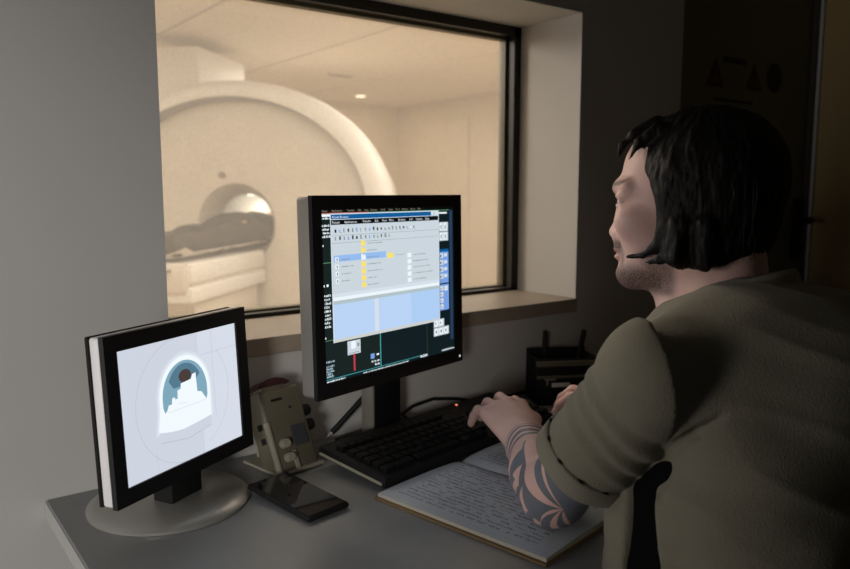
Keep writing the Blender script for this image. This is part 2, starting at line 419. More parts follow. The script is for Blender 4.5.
b = MB(); b.grid([arch(.98, .10), arch(.86, .14), arch(.78, .3), arch(.72, 1.62), arch(.70, 1.69), circ(.5, 1.69, T0), circ(BR+.08, 1.69, T0)], closed=True)
loc_build(b, 'rear_housing', M['scanner'], sc, smooth='auto')
b = MB(); b.box((0, .85, .03), (2.0, 1.6, .06)); loc_build(b, 'plinth', M['grey_side'], sc)
b = MB(); b.box((-.55, .60, BZ+.93), (.42, .80, .42), bevel=.01); loc_build(b, 'service_housing', M['scanner_w'], sc, smooth='auto')
b = MB(); b.cyl((-.09, -.005, OZ+.335), (-.09, -.026, OZ+.335), .022, n=20); loc_build(b, 'laser_port', M['sill'], sc, smooth='auto')
M['borelight'] = mat('bore_light', (.9, .9, .85), .5, emit=(1, .95, .82), estr=3)
b = MB(); b.box((0, .95, OZ+BR-.004), (.10, 1.3, .012), bevel=.003); loc_build(b, 'bore_light', M['borelight'], sc)

# patient table
TZ = .80
tb = thing('patient_table', 'white patient table running out of the scanner bore', 'scanner table', (2.07, 4.90, 0), SRZ)
b = MB(); b.box((0, -.58, .745), (.44, 1.04, .11), bevel=.012); b.box((0, -.58, .625), (.45, 1.06, .085), bevel=.012); loc_build(b, 'side_rail', M['scanner_w'], tb, 'auto')
b = MB(); b.box((0, -.57, .68), (.41, 1.02, .05)); b.box((0, -.55, .31), (.37, .90, .62), bevel=.02); loc_build(b, 'base', M['scanner'], tb, 'auto')
b = MB(); b.grid([[(x, y, TZ+.012+.05*(x/.2)**2+(0.03 if y < -1.05 else 0)) for x in np.linspace(-.2, .2, 13)] for y in np.linspace(-1.12, 1.1, 24)])
b.grid([[(x, y, TZ-.002) for x in np.linspace(-.2, .2, 13)] for y in np.linspace(-1.12, 1.1, 24)])
loc_build(b, 'cradle', M['scanner'], tb, True)
b = MB(); b.box((0, -1.10, .72), (.40, .06, .17), bevel=.02); loc_build(b, 'foot_panel', M['scanner'], tb, 'auto')
b = MB(); b.tube([(-.13, -1.13, .765), (-.13, -1.155, .765), (.11, -1.155, .765), (.11, -1.13, .765)], .009); loc_build(b, 'handle', M['grey_side'], tb, True)

# patient: body under dark clothing
g = SDF((-.35, -1.35, .76), (.35, .95, 1.2), .014)
def lim(g, inf):
    for s_ in (-1, 1):
        g.cone((.10*s_, -1.05, .885), (.10*s_, -.55, .90), .045+inf, .06+inf, .03); g.cone((.10*s_, -.55, .90), (.095*s_, -.08, .915), .062+inf, .085+inf, .03)
        g.cone((.19*s_, .42, .93), (.21*s_, .10, .90), .045+inf, .04+inf, .03); g.cone((.21*s_, .10, .90), (.14*s_, -.12, .965), .036+inf, .03+inf, .02)
    g.ell((0, -.02, .925), (.17+inf, .22+inf, .115+inf), k=.05); g.ell((0, .28, .93), (.17+inf, .30+inf, .105+inf), k=.05)
    return g
lim(g, -.006)
for s_ in (-1, 1):
    g.cone((.10*s_, -1.05, .88), (.11*s_, -1.13, .94), .035, .03, .02)
    g.ell((.11*s_, -.17, .985), (.04, .06, .02), k=.015)
    for q in range(4): g.cone((.11*s_+.018*(q-1.5), -.20, .985), (.10*s_+.018*(q-1.5), -.27, .975), .011, .009, .004)
g.cone((0, .5, .93), (0, .62, .94), .05, .05, .03); g.ell((0, .68, .945), (.075, .105, .095), k=.02); g.cone((0, .66, 1.035), (0, .645, 1.055), .014, .012, .01)
V, F = g.mesh(1)
pat = link_mesh('person', np_mesh('person', V, F), M['skin2'])
pat.location = (2.07, 4.90, 0); pat.rotation_euler = (0, 0, SRZ); XF[pat.name] = MS.copy()
tag(pat, 'person in dark clothing lying on the scanner table with the upper body in the bore', 'person')
g = SDF((-.36, -1.35, .76), (.36, .95, 1.2), .014); lim(g, .012)
for s_ in (-1, 1): g.cone((.10*s_, -1.05, .88), (.11*s_, -1.13, .94), .045, .042, .02)
V, F = g.mesh(1); V = V+normals(V, F)*(vnoise(V, 14)*.012)[:, None]
link_mesh('clothing', np_mesh('clothing', V, F), M['cloth_dark'], pat, True, world=False)

# ------------------------------------------------------------------ desk
DF = .545
dk = thing('desk', 'grey laminate desk along the wall under the window', 'desk', (.9, .86, 0))
b = MB(); b.box(((.187+1.62)/2, (DF+W-.001)/2, DESK-.014), (1.62-.187, W-.001-DF, .028), bevel=.002); b.build('desktop', M['desk'], dk)
b = MB(); b.box((.187-.0006, (DF+W)/2, DESK-.0145), (.0012, W-DF-.006, .026)); b.box((.9, DF-.0006, DESK-.0145), (1.42, .0012, .026)); b.build('edge_band', M['desk_edge'], dk)
for x in (.34, 1.56): MB().box((x, .88, (DESK-.028)/2), (.03, .52, DESK-.028), bevel=.002).build('side_panel', M['desk'], dk)
MB().box((.95, 1.10, .50), (1.18, .018, .42)).build('modesty_panel', M['desk'], dk)

# ------------------------------------------------------------------ screens
def frame_of(c, yaw, tilt):
    n = Vector((math.cos(yaw)*math.cos(tilt), math.sin(yaw)*math.cos(tilt), math.sin(tilt)))
    r = Vector((-math.sin(yaw), math.cos(yaw), 0)); u = n.cross(r)
    m = Matrix((r, u, n)).transposed().to_4x4(); m.translation = Vector(c); return m   # x right, y up, z out of the screen
SM = {}
def sm(name, r, g, b, k=1.0):
    if name not in SM: SM[name] = screen_mat('screen_'+name, r, g, b, k)
    return SM[name]
class UI:                                      # flat picture elements on a screen, millimetres from its centre
    def __init__(s, M4, z): s.b = MB(); s.M = M4; s.mats = []; s.z = z; s.k = 0
    def use(s, m):
        if m not in s.mats: s.mats.append(m)
        s.b.mi = s.mats.index(m); s.k += 1
    def P(s, x, y): return s.M @ Vector((x*.001, y*.001, s.z+s.k*.000004))
    def rect(s, m, x0, y0, x1, y1):
        s.use(m); s.b.poly([s.P(x0, y0), s.P(x1, y0), s.P(x1, y1), s.P(x0, y1)])
    def poly(s, m, pts): s.use(m); s.b.poly([s.P(*p) for p in pts])
    def ring(s, m, cx, cy, rx, ry, wd, a0=0, a1=360, n=60):
        s.use(m)
        for i in range(n):
            t0 = math.radians(a0+(a1-a0)*i/n); t1 = math.radians(a0+(a1-a0)*(i+1)/n)
            s.b.poly([s.P(cx+math.cos(t)*(rx+q), cy+math.sin(t)*(ry+q)) for t, q in ((t0, 0), (t0, wd), (t1, wd), (t1, 0))])
    def text(s, m, x, y, size, txt):
        s.use(m); text_into(s.b, txt, size*.001, s.M @ Matrix.Translation((x*.001, y*.001, s.z+s.k*.000004)))
    def scribble(s, m, x0, y, x1, h):          # an unreadable line of tiny print
        rnd = random.Random(int(x0*7+y*13)); x = x0
        s.use(m)
        while x < x1:
            wd = rnd.uniform(.8, 2.2); hh = h*rnd.uniform(.6, 1)
            s.b.poly([s.P(x, y), s.P(min(x+wd, x1), y), s.P(min(x+wd, x1), y+hh), s.P(x, y+hh)]); x += wd+rnd.choice((.5, .6, 1.6))
    def build(s, parent): return s.b.build('screen', s.mats, parent, recalc=False)

# -- main monitor
MR = frame_of((.709, 1.020, 1.030), -1.332, .019)
mon = thing('monitor', 'black flat monitor in the middle of the desk showing a grey file browser window', 'monitor', (.735, 1.085, DESK), -1.332+PI/2)
b = MB(); b.box((0, 0, -.022), (.364, .307, .034), MR, bevel=.006, seg=3); b.box((.01, 0, -.050), (.20, .18, .020), MR, bevel=.008)
b.build('housing', M['grey_side'], mon, smooth='auto')
b = MB()
WX, HY = .367/2, .155; sx0, sx1, sy0, sy1 = -.1645, .1625, -.1315, .134
for (x0, x1, y0, y1) in ((-WX, sx0, -HY, HY), (sx1, WX, -HY, HY), (sx0, sx1, sy1, HY), (sx0, sx1, -HY, sy0)):
    b.box(((x0+x1)/2, (y0+y1)/2, -.004), (x1-x0, y1-y0, .008), MR)
bz = b.build('bezel', M['black'], mon)
M['led'] = mat('white_led', (1, 1, 1), .5, emit=(.9, .95, 1), estr=1.2)
b = MB(); p = MR @ Vector((.1748, -.1449, 0)); q = MR @ Vector((.1748, -.1449, .0006)); b.cyl(p, q, .0016, n=14); b.build('power_light', M['led'], bz)
ui = UI(MR, -.0030)
D0 = sm('dark', 12, 28, 32); D1 = sm('dark_green', 20, 34, 32); GR = sm('grey', 203, 214, 222); GR2 = sm('grey_light', 214, 224, 234); BL = sm('title_blue', 12, 92, 156)
WH = sm('white', 236, 246, 252); PB = sm('pale_blue', 186, 212, 246); PB2 = sm('pale_blue_edge', 174, 206, 244); BK = sm('black', 6, 10, 12); YE = sm('yellow', 250, 226, 110)
HL = sm('highlight', 150, 188, 240); TX = sm('text_grey', 132, 144, 150); RD = sm('red', 190, 60, 76); CY = sm('cyan', 70, 170, 176); TP = sm('tan_print', 150, 140, 120); OR = sm('red_stripe', 190, 110, 92); GN = sm('green_line', 96, 150, 110); LB = sm('bluish', 120, 160, 226)
ui.rect(D0, -164.5, -131.5, 162.5, 134)
ui.rect(BK, -164.5, 129, 162.5, 134)
x = -163
for wtxt in ('Patient', 'Applications', 'Transfer', 'Edit', 'View', 'Evaluate', 'Scroll', 'Image', 'Tools', 'Options', 'System', 'Help'):
    ui.text(TP, x, 130.2, 4.6, wtxt); x += len(wtxt)*2.35+5.0
ui.rect(OR, -164.5, 127.4, -60, 128.8); ui.rect(GN, -60, 127.4, 150, 128.4)
ui.rect(WH, -164.5, 123, 60, 127.0); ui.rect(BK, -95, 124, -85, 126); ui.rect(RD, -80, 124, -40, 126); ui.rect(BK, -20, 124, -5, 126.4)
# left image with its overlay print
ui.rect(D1, -164.5, -66, -41, 120); ui.rect(D1, -164.5, -126, -41, -67)
for y in (119, 108, 102.5, 97, 91.5): ui.scribble(WH, -163.5, y, -147+(y % 3), 3.6)
ui.rect(WH, -163, 78, -160, 81); ui.rect(GN, -164.5, 53, -145, 54); ui.rect(WH, -163, 17, -160, 20.5); ui.rect(WH, -156, 17, -152, 21)
for y in range(2, -50, -6): ui.scribble(WH, -163, y, -150+(y % 4), 4)
ui.rect(WH, -162.5, -63, -160, -60); ui.rect(GN, -164, -66.2, -144, -65.4)
# front window
ui.rect(GR2, -145, -71, 120, 127.5); ui.rect(BL, -143.5, 119, 117, 126); ui.rect(sm('badge', 216, 226, 232), 98, 119.3, 117, 126); ui.rect(BK, 106, 121, 107, 124.5)
ui.text(WH, -141, 120.4, 5.4, 'Patient Browser')
ui.rect(BK, -143.5, 110.5, 118, 118)
x = -141
for wtxt in ('Patient', 'Applications', 'Transfer', 'Edit', 'View', 'Filter', 'Evaluate', 'Sort', 'Options', 'Help'):
    ui.text(WH, x, 112.2, 5.6, wtxt); x += len(wtxt)*2.9+5.4
ui.rect(GR, -143.5, 4.5, 118, 110.5)
rnd = random.Random(3)
for row, (y, n) in enumerate(((98, 21), (86.5, 14))):
    for i in range(n):
        x = -137+i*9.2+(2 if i > 6 else 0)
        c_ = [TX, BK, D1, TX, LB, BK, TX][rnd.randrange(7)]
        if row == 0 and i == 19: c_ = WH
        ui.rect(c_, x+rnd.uniform(0, 1), y+rnd.uniform(0, 2), x+rnd.uniform(2.5, 4.5), y+rnd.uniform(4, 6.5)); ui.rect(TX, x+1, y, x+rnd.uniform(3, 6), y+.8)
ui.rect(TX, -143, 93.6, 118, 94.1); ui.rect(TX, -143, 82, 118, 82.5)
ui.rect(sm('pane_line', 206, 216, 214), -101, 5, -99, 82)
ui.rect(HL, -140, 53.5, -22, 63.5)
for i in range(7):
    y = 83-i*11.1
    ui.rect(WH if i == 2 else YE, -80, y-7.5, -70, y+.2); ui.rect(WH if i == 2 else YE, -80, y+.2, -76, y+1.6)
    ui.scribble(TX, -66, y-5, -30-(i*13 % 17), 1.8)
    if i >= 2 and i < 6: ui.rect(WH, -137, y-7, -130, y); ui.rect(TX, -134.5, y-6, -132, y-1.5); ui.scribble(TX, -124, y-5, -108+(i*7 % 11), 1.8)
    if i < 5:
        yy = 52.5-i*10.6; ui.rect(WH, 32, yy-3, 42, yy+4.5); ui.scribble(TX, 47, yy, 82+(i*29 % 23), 1.7)
ui.rect(YE, -18, 51.5, -4, 60.5); ui.scribble(TX, 2, 55, 26, 1.6)
ui.rect(GR2, -143.5, -1, 118, 4.5); ui.rect(WH, -143.5, -6, 118, -1); ui.rect(sm('head_row', 178, 194, 198), -143.5, -12, 118, -6.5)
ui.rect(PB, -143.5, -66, 118, -12); ui.rect(PB2, 40, -66, 118, -12); ui.rect(GR2, -52, -66, -42, -12); ui.rect(sm('foot_row', 206, 208, 204), -143.5, -70.5, 118, -66)
# right tool column
ui.rect(WH, 120, 121.5, 143, 124.5)
for (y0, y1) in ((90, 106.5), (73, 89)):
    ui.rect(GR, 120, y0, 146, y1)
    for k in range(2): ui.rect(WH, 121.5+k*12, y0+2, 129+k*12, y1-2); ui.rect(TX, 124+k*12, y0+4, 127+k*12, y1-5)
ui.rect(LB, 120.5, -3.5, 146, 58); ui.rect(BL, 120.5, 53, 146, 58)
for k in range(4): ui.rect(GR, 121, 42-k*12.5, 131, 51-k*12.5); ui.rect(D1, 122, 44-k*12.5, 125, 48-k*12.5); ui.rect(GR2, 133, 44-k*12.5, 142, 50-k*12.5)
ui.rect(LB, 120.5, -53, 146, -6)
for k in range(4): ui.rect(GR2, 121, -17-k*11, 130, -9-k*11); ui.rect(TX, 123, -15-k*11, 126, -12-k*11)
ui.rect(GR2, 133, -18, 143, -9)
ui.rect(GR, 101, -82, 131, -68); ui.rect(GR, 101, -98, 145, -83)
for k in range(3): ui.rect(WH, 103+k*14, -96, 113+k*14, -85); ui.rect(TX, 106+k*14, -93, 110+k*14, -88)
for k in range(2): ui.rect(WH, 103+k*14, -80, 113+k*14, -70); ui.rect(TX, 105+k*14, -77, 108+k*14, -73)
ui.rect(sm('edge_strip', 40, 62, 92), 150, -110, 158, 127)
# lower images
ui.rect(CY, -41, -126, -39, -71); ui.rect(sm('dark_line', 60, 66, 40), 81, -124, 82.2, -71)
ui.rect(GR, -116, -95, -87, -73); ui.rect(WH, -108, -86, -98, -74); ui.rect(TX, -94, -84, -90, -78); ui.rect(TX, -114, -93, -90, -92)
ui.rect(RD, -103.5, -122, -99.5, -94.5); ui.rect(LB, -64, -110, -55, -101.5); ui.rect(WH, -50, -106, -44, -103); ui.scribble(WH, -62, -116, -43, 3); ui.scribble(WH, -54, -122, -43, 4)
for y in (-100, -107, -111, -115, -119, -123): ui.scribble(sm('print', 170, 196, 210), -162, y, -150+(y % 7), 3.4)
ui.rect(CY, -164, -126.5, 60, -125.6); ui.scribble(WH, -164, -130.5, -122, 3); ui.scribble(WH, -82, -130.5, 30, 2.2); ui.scribble(WH, 62, -129.5, 82, 5); ui.scribble(WH, 124, -128, 160, 3)
ui.build(mon)
b = MB(); cm = MR @ Vector((.052, 0, -.084)); bx = Matrix.Rotation(-1.332+PI/2, 4, 'Z'); bx.translation = Vector((cm.x, cm.y, 0))
b.box((0, .002, DESK+.014+.14), (.075, .028, .28), bx, bevel=.003); b.mi = 1; b.box((.002, -.0125, DESK+.014+.14), (.069, .003, .278), bx, bevel=.001)  # grey side and black front plate paint the lit and shaded faces
b.build('stand_column', [M['grey_side'], M['black']], mon, smooth='auto')
b = MB(); b.box((0, .012, DESK+.0075), (.17, .052, .013), bx, bevel=.004); b.build('stand_base', M['black'], mon, smooth='auto')

# -- small monitor on its round silver foot
ML = frame_of((.340, .991, .910), -1.07, .048)
mo2 = thing('monitor', 'small silver-sided monitor on a round silver foot, showing the scanner bore camera picture', 'monitor', (.335, 1.055, DESK), -1.07+PI/2)
b = MB(); b.box((0, 0, -.017), (.266, .213, .018), ML, bevel=.004, seg=3); b.build('housing', M['white_side'], mo2, smooth='auto')
b = MB(); b.box((0, 0, -.029), (.267, .2145, .006), ML, bevel=.002); b.box((.03, 0, -.044), (.15, .13, .026), ML, bevel=.006); b.build('back_shell', M['blackm'], mo2, smooth='auto')
b = MB(); WX, HY = .134, .1075; sx0, sx1, sy0, sy1 = -.1143, .1118, -.0865, .0865
for (x0, x1, y0, y1) in ((-WX, sx0, -HY, HY), (sx1, WX, -HY, HY), (sx0, sx1, sy1, HY), (sx0, sx1, -HY, sy0)):
    b.box(((x0+x1)/2, (y0+y1)/2, -.004), (x1-x0, y1-y0, .008), ML)
b.build('bezel', M['black'], mo2)
ui = UI(ML, -.0030); BGc = sm('cctv_grey', 206, 212, 224); BGd = sm('cctv_line', 184, 190, 202); BGl = sm('cctv_light', 214, 220, 232); GW = sm('cctv_glow', 242, 250, 254); GW2 = sm('cctv_halo', 224, 234, 242); TE = sm('cctv_teal', 128, 168, 188); TD = sm('cctv_teal_dark', 84, 122, 142); HD = sm('cctv_head', 74, 60, 56)
ui.rect(BGc, -114.3, -86.5, 111.8, 86.5); ui.rect(BGl, 30, -86.5, 111.8, 86.5); ui.rect(BGc, 34, 52, 111.8, 54)
ui.ring(BGd, -2, 0, 88, 86, .7, 95, 265); ui.ring(BGd, -2, 0, 90, 84, .6, -60, 40); ui.rect(BGd, 58, -40, 58.6, 84); ui.rect(BGd, -60, -86, -59.6, -50)
def dome(k, dx=0, dy=0):
    return [(dx+k*49*math.cos(math.radians(a)), dy+6+k*53*math.sin(math.radians(a))) for a in range(0, 181, 6)]
def tub(k): return dome(k)+[(-49*k, -6*k), (-54*k, -34*k), (-30*k, -39*k), (-8*k, -41*k), (20*k, -39*k), (48*k, -36*k), (49*k, -6*k)]
for k, m_ in ((1.12, sm('cctv_h1', 212, 219, 230)), (1.07, sm('cctv_h2', 220, 228, 237)), (1.03, GW2), (1.0, GW)): ui.poly(m_, tub(k))
ui.poly(TE, dome(.88)+[(-43, -4), (-40, -12), (40, -12), (43, -4)])
ui.poly(TD, [(p[0]*.8, p[1]*.85+4) for p in dome(.88)[5:-5]]+[(-22, 18), (18, 18)])
ui.poly(HD, [(12*math.cos(t)+1, 9*math.sin(t)+31) for t in np.linspace(0, 2*PI, 20)][:-1])
ui.poly(GW, [(-42, -13), (-36, -8), (-33, -2), (-27, -2), (-26, 6), (-21, 6), (-20, 3), (-16, 3), (-15, 14), (-9, 15), (-8, 22), (12, 24), (15, 30), (22, 31), (23, 4), (31, 2), (42, -13)])
ui.rect(sm('cctv_seam', 206, 216, 222), -36, -12, 40, -11.4); ui.poly(GW2, [(-14, -5), (2, -7), (3, -6), (-13, -4)])
ui.poly(BGc, [(-54, -34), (-30, -39), (-8, -41), (20, -39), (48, -36), (47, -50), (0, -56), (-52, -48)]); ui.poly(BGd, [(-52, -48), (0, -56), (47, -50), (47, -51), (0, -57), (-52, -49)])
ui.build(mo2)
FX, FY = .332, 1.060
b = MB(); prof = [(.113, .0), (.1135, .004), (.110, .007), (.100, .011), (.075, .016), (.03, .018), (.0005, .018)]
b.grid([[(FX+r*math.cos(2*PI*k/64), FY+r*math.sin(2*PI*k/64), DESK+.0005+z) for k in range(64)] for r, z in [(.0005, 0), (.112, 0)]+prof], closed=True)
b.build('round_foot', M['silver'], mo2, smooth='auto')
b = MB(); NM = Matrix.Rotation(-1.07+PI/2, 4, 'Z'); NM.translation = Vector((FX+.005, FY-.022, 0))
b.box((0, 0, DESK+.075), (.062, .036, .125), NM, bevel=.004); b.box((0, -.012, DESK+.14), (.08, .024, .06), NM, bevel=.004); b.build('neck', M['blackm'], mo2, smooth='auto')

# ------------------------------------------------------------------ keyboard
KX, KY, KA = .600, .897, math.radians(10)
KM = Matrix.Translation((KX, KY, DESK+.0012)) @ Matrix.Rotation(KA, 4, 'Z') @ Matrix.Rotation(math.radians(5), 4, 'X')
kb = thing('keyboard', 'black computer keyboard in front of the large monitor', 'keyboard', (KX, KY, DESK), KA)
KW, KD = .455, .160
b = MB(); b.box((KW/2, KD/2, .013), (KW, KD, .018), KM, bevel=.004); b.build('case', M['blackm'], kb, smooth='auto')
b = MB(); b.box((-.001, KD/2, .0105), (.002, KD-.012, .005), KM, bevel=.0007); b.build('side_trim', M['cream'], kb)
b = MB()
for x in (.05, KW-.05): MB().box((x, KD-.02, -.003), (.03, .012, .019), KM).build('foot', M['blackm'], kb)
kbase = MB().box((0, 0, 0), (.0165, .0165, .008), None, bevel=.002)
M['keycap'] = mat('black_keycap', (.006, .006, .006), .7, spec=.12)
kme = None
def key(cx, cy, wd=1.0):
    global kme
    T = KM @ Matrix.Translation((cx, cy, .026))
    if kme is None:
        bm_ = MB(); bm_.box((0, 0, 0), (.0163, .0158, .009), None, bevel=.0018); kme = bpy.data.meshes.new('key'); bmesh.ops.recalc_face_normals(bm_.bm, faces=bm_.bm.faces); bm_.bm.to_mesh(kme); bm_.bm.free(); kme.materials.append(M['keycap'])
    o = bpy.data.objects.new('key', kme); C.objects.link(o); o.parent = kb
    o.matrix_local = XF[kb.name].inverted() @ T @ Matrix.Diagonal((wd, 1, 1, 1)); XF[o.name] = XF[kb.name] @ o.matrix_local
rows = [(.018, [1.25, 1, 1.25, 6.2, 1.25, 1, 1.25]), (.037, [2.2]+[1]*10+[2.2]), (.056, [1.7]+[1]*11+[1.6]), (.075, [1.4]+[1]*12+[1.2]), (.094, [1]*13+[1.7]), (.121, [1]*13)]
for y, ws in rows:
    x = .010
    for wd in ws: key(x+wd*.0095, y, wd*1.05 if wd > 1 else 1); x += wd*.019
for y in (.018, .075, .094):
    for k in range(3): key(.315+k*.019, y)
key(.334, .037)
for y in (.018, .037, .056, .075, .094):
    for k in range(4):
        if (y == .018 and k == 1): continue
        key(.385+k*.019-.002, y)
M['ledr'] = mat('red_led', (1, .1, .05), .5, emit=(1, .25, .12), estr=1.4)
b = MB(); b.cyl(KM @ Vector((.335, .148, .021)), KM @ Vector((.335, .148, .0235)), .0022, n=12); b.build('indicator_light', M['ledr'], kb)
cb = MB(); cb.tube([KM @ Vector((.22, KD+.001, .012)), (.80, 1.135, .768), (.84, 1.155, .772), (.90, 1.166, .774), (.96, 1.168, .764), (1.02, 1.168, .748), (1.10, 1.170, .7445), (1.3, 1.172, .7445)], .0032)
cb.build('cable', M['blackm'], kb, smooth=True)

# ------------------------------------------------------------------ notebook
def paper_mat():
    m = mat('ruled_paper_with_ink', (.54, .59, .64), .85, spec=.15); nt = m.node_tree; bs = nt.nodes['Principled BSDF']
    uv = nt.nodes.new('ShaderNodeUVMap'); sp = nt.nodes.new('ShaderNodeSeparateXYZ'); nt.links.new(uv.outputs[0], sp.inputs[0])
    def mt(op, a, b_=None, c_=None):
        n = nt.nodes.new('ShaderNodeMath'); n.operation = op
        for i, v in enumerate((a, b_, c_)):
            if v is None: continue
            if isinstance(v, (int, float)): n.inputs[i].default_value = v
            else: nt.links.new(v, n.inputs[i])
        return n.outputs[0]
    row = mt('DIVIDE', sp.outputs[0], .0098); fr_ = mt('FRACT', row); fl = mt('FLOOR', row)
    band = mt('MULTIPLY', mt('GREATER_THAN', fr_, .22), mt('LESS_THAN', fr_, .70))
    cm = nt.nodes.new('ShaderNodeCombineXYZ'); nt.links.new(mt('MULTIPLY', fl, 17.3), cm.inputs[0]); nt.links.new(mt('MULTIPLY', sp.outputs[1], 90.0), cm.inputs[1]); nt.links.new(mt('MULTIPLY', fr_, 1.1), cm.inputs[2])
    n1 = nt.nodes.new('ShaderNodeTexNoise'); n1.inputs['Scale'].default_value = 1.0; n1.inputs['Detail'].default_value = 0; nt.links.new(cm.outputs[0], n1.inputs['Vector'])
    n2 = nt.nodes.new('ShaderNodeTexNoise'); n2.inputs['Scale'].default_value = 4.2; n2.inputs['Detail'].default_value = 1; nt.links.new(cm.outputs[0], n2.inputs['Vector'])
    ink = mt('MULTIPLY', band, mt('MULTIPLY', mt('GREATER_THAN', n1.outputs[0], .42), mt('GREATER_THAN', n2.outputs[0], .46)))
    ink = mt('MULTIPLY', ink, mt('MULTIPLY', mt('GREATER_THAN', sp.outputs[0], .022), mt('MULTIPLY', mt('GREATER_THAN', sp.outputs[1], .03), mt('LESS_THAN', sp.outputs[1], .275))))
    line = mt('MULTIPLY', mt('LESS_THAN', mt('FRACT', mt('ADD', row, .05)), .07), .25)
    mxn = nt.nodes.new('ShaderNodeMix'); mxn.data_type = 'RGBA'; nt.links.new(mt('MAXIMUM', mt('MULTIPLY', ink, .75), line), mxn.inputs['Factor'])
    mxn.inputs['A'].default_value = (.54, .59, .64, 1); mxn.inputs['B'].default_value = (.13, .16, .22, 1); nt.links.new(mxn.outputs['Result'], bs.inputs['Base Color']); return m
M['paper'] = paper_mat(); M['page_edge'] = mat('page_edges', (.50, .46, .38), .85, bump=.5, bscale=600); M['cover'] = mat('brown_book_cover', (.20, .125, .05), .6)
NA = math.radians(10.5); NBX, NBY = .632, .597      # near-left corner of the open book, local x across the pages, y along the spine
NM2 = Matrix.Translation((NBX, NBY, DESK)) @ Matrix.Rotation(NA, 4, 'Z')
nb = thing('notebook', 'open ledger notebook with handwritten pages under the man\'s tattooed forearm', 'notebook', (NBX, NBY, DESK), NA)
PW, PL = .196, .294
def page(x0, x1, name, flip):
    b = MB(); uvl = b.bm.loops.layers.uv.new('UVMap'); nx, ny = 22, 16
    def hgt(u, v): 
        e = u if not flip else 1-u        # e: 0 at the outer edge, 1 at the spine
        return .0055+.008*math.sin(PI*min(1, e*.62+.38))**1.0*(.35+.65*e) - (.0035*(max(0, e-.88)/.12)**2) + .0012*math.sin(v*5+e*3)*e
    vs = [[b.bm.verts.new(NM2 @ Vector((x0+(x1-x0)*i/nx, PL*j/ny, hgt(i/nx, j/ny)))) for j in range(ny+1)] for i in range(nx+1)]
    for i in range(nx):
        for j in range(ny):
            f = b.bm.faces.new((vs[i][j], vs[i+1][j], vs[i+1][j+1], vs[i][j+1]))
            for lp, (ii, jj) in zip(f.loops, ((i, j), (i+1, j), (i+1, j+1), (i, j+1))): lp[uvl].uv = (abs(x1-x0)*ii/nx, PL*jj/ny)
    b.mi = 1
    lo = [[b.bm.verts.new((v.co.x, v.co.y, DESK+.003)) for v in r] for r in vs]
    def wall_(a, c):
        for k in range(len(a)-1): b._tag([b.bm.faces.new((a[k], a[k+1], c[k+1], c[k]))])
    wall_([r[0] for r in vs], [r[0] for r in lo]); wall_([r[-1] for r in vs], [r[-1] for r in lo]); wall_(vs[0], lo[0]); wall_(vs[-1], lo[-1])
    return b.build(name, [M['paper'], M['page_edge']], nb, smooth='auto')
page(.003, PW, 'page_block', False); page(PW+.001, 2*PW, 'page_block', True)
MB().box((PW+.001, PL/2, .0016), (2*PW+.008, PL+.006, .0026), NM2, bevel=.0008).build('cover', M['cover'], nb)

# ------------------------------------------------------------------ phone
PA = math.radians(9.5)
PMx = Matrix.Translation((.481, .950, DESK+.0036)) @ Matrix.Rotation(PA, 4, 'Z') @ Matrix.Rotation(math.radians(2.5), 4, 'X')
ph = thing('smartphone', 'black smartphone lying face up beside the round monitor foot', 'phone', (.481, .950, DESK), PA)
b = MB(); b.box((0, 0, .005), (.074, .150, .009), PMx, bevel=.004, seg=3); b.build('phone_case', M['blackm'], ph, smooth='auto')
b = MB(); b.box((.018, .052, -.0025), (.026, .030, .006), PMx, bevel=.001); b.build('camera_bump', M['black'], ph)
b = MB(); b.box((0, 0, .0097), (.067, .142, .0006), PMx); b.build('phone_screen', M['glass_dark'], ph)
b = MB()
for y in (.02, .04): b.box((-.0375, y, .005), (.001, .014, .003), PMx)
b.build('side_button', M['black'], ph)

# ------------------------------------------------------------------ intercom box leaning on its stand
IA = -math.radians(80)+PI/2
IM = Matrix.Translation((.502, 1.044, DESK+.001)) @ Matrix.Rotation(IA, 4, 'Z')     # x along the front edge, y to the back
it = thing('intercom', 'olive-beige intercom box with dark red top leaning back between the two monitors', 'intercom', (.502, 1.044, DESK), IA)
LT = IM @ Matrix.Rotation(-math.radians(24), 4, 'X')
IW, IH, ID = .080, .137, .046
b = MB(); b.box((IW/2, ID/2+.002, IH/2+.004), (IW, ID, IH), LT, bevel=.005, seg=3); b.box((IW*.42, ID*.45, IH+.006), (IW*.62, ID*.72, .012), LT, bevel=.004)
b.build('intercom_body', M['olive'], it, smooth='auto')
b = MB(); b.box((.002, .004, .046), (.007, .010, .088), LT, bevel=.002); b.box((.036, -.0006, .019), (.008, .003, .034), LT, bevel=.001); b.build('lit_strip', M['cream'], it)  # cream strip paints the lit lower part of the left side
b = MB()
pts = [(.004+.062*k/10, ID*.06, IH+.012+.010*math.sin(PI*k/10)**.8) for k in range(11)]
b.prism([LT @ Vector((x, y, z)) for x, y, z in [(.004, ID*.06, IH+.009)]+pts+[(.066, ID*.06, IH+.009)]], (LT.to_3x3() @ Vector((0, ID*.8, 0)))); b.build('red_cap', M['red'], it)
for z in (.095, .070): 
    b = MB(); b.cyl(LT @ Vector((IW-.001, ID*.35, z)), LT @ Vector((IW+.016, ID*.35, z)), .011, .0095, n=20); b.build('side_knob', M['blackm'], it, smooth='auto')
for x, z in ((.022, .050), (.024, .027)):
    b = MB(); b.cyl(LT @ Vector((x, .002, z)), LT @ Vector((x, -.009, z)), .0085, .007, n=20); b.build('round_button', M['cream'], it, smooth='auto')
b = MB(); b.box((.056, .0012, .058), (.028, .004, .034), LT, bevel=.001); b.build('display', mat('dull_display', (.05, .055, .06), .25), it)
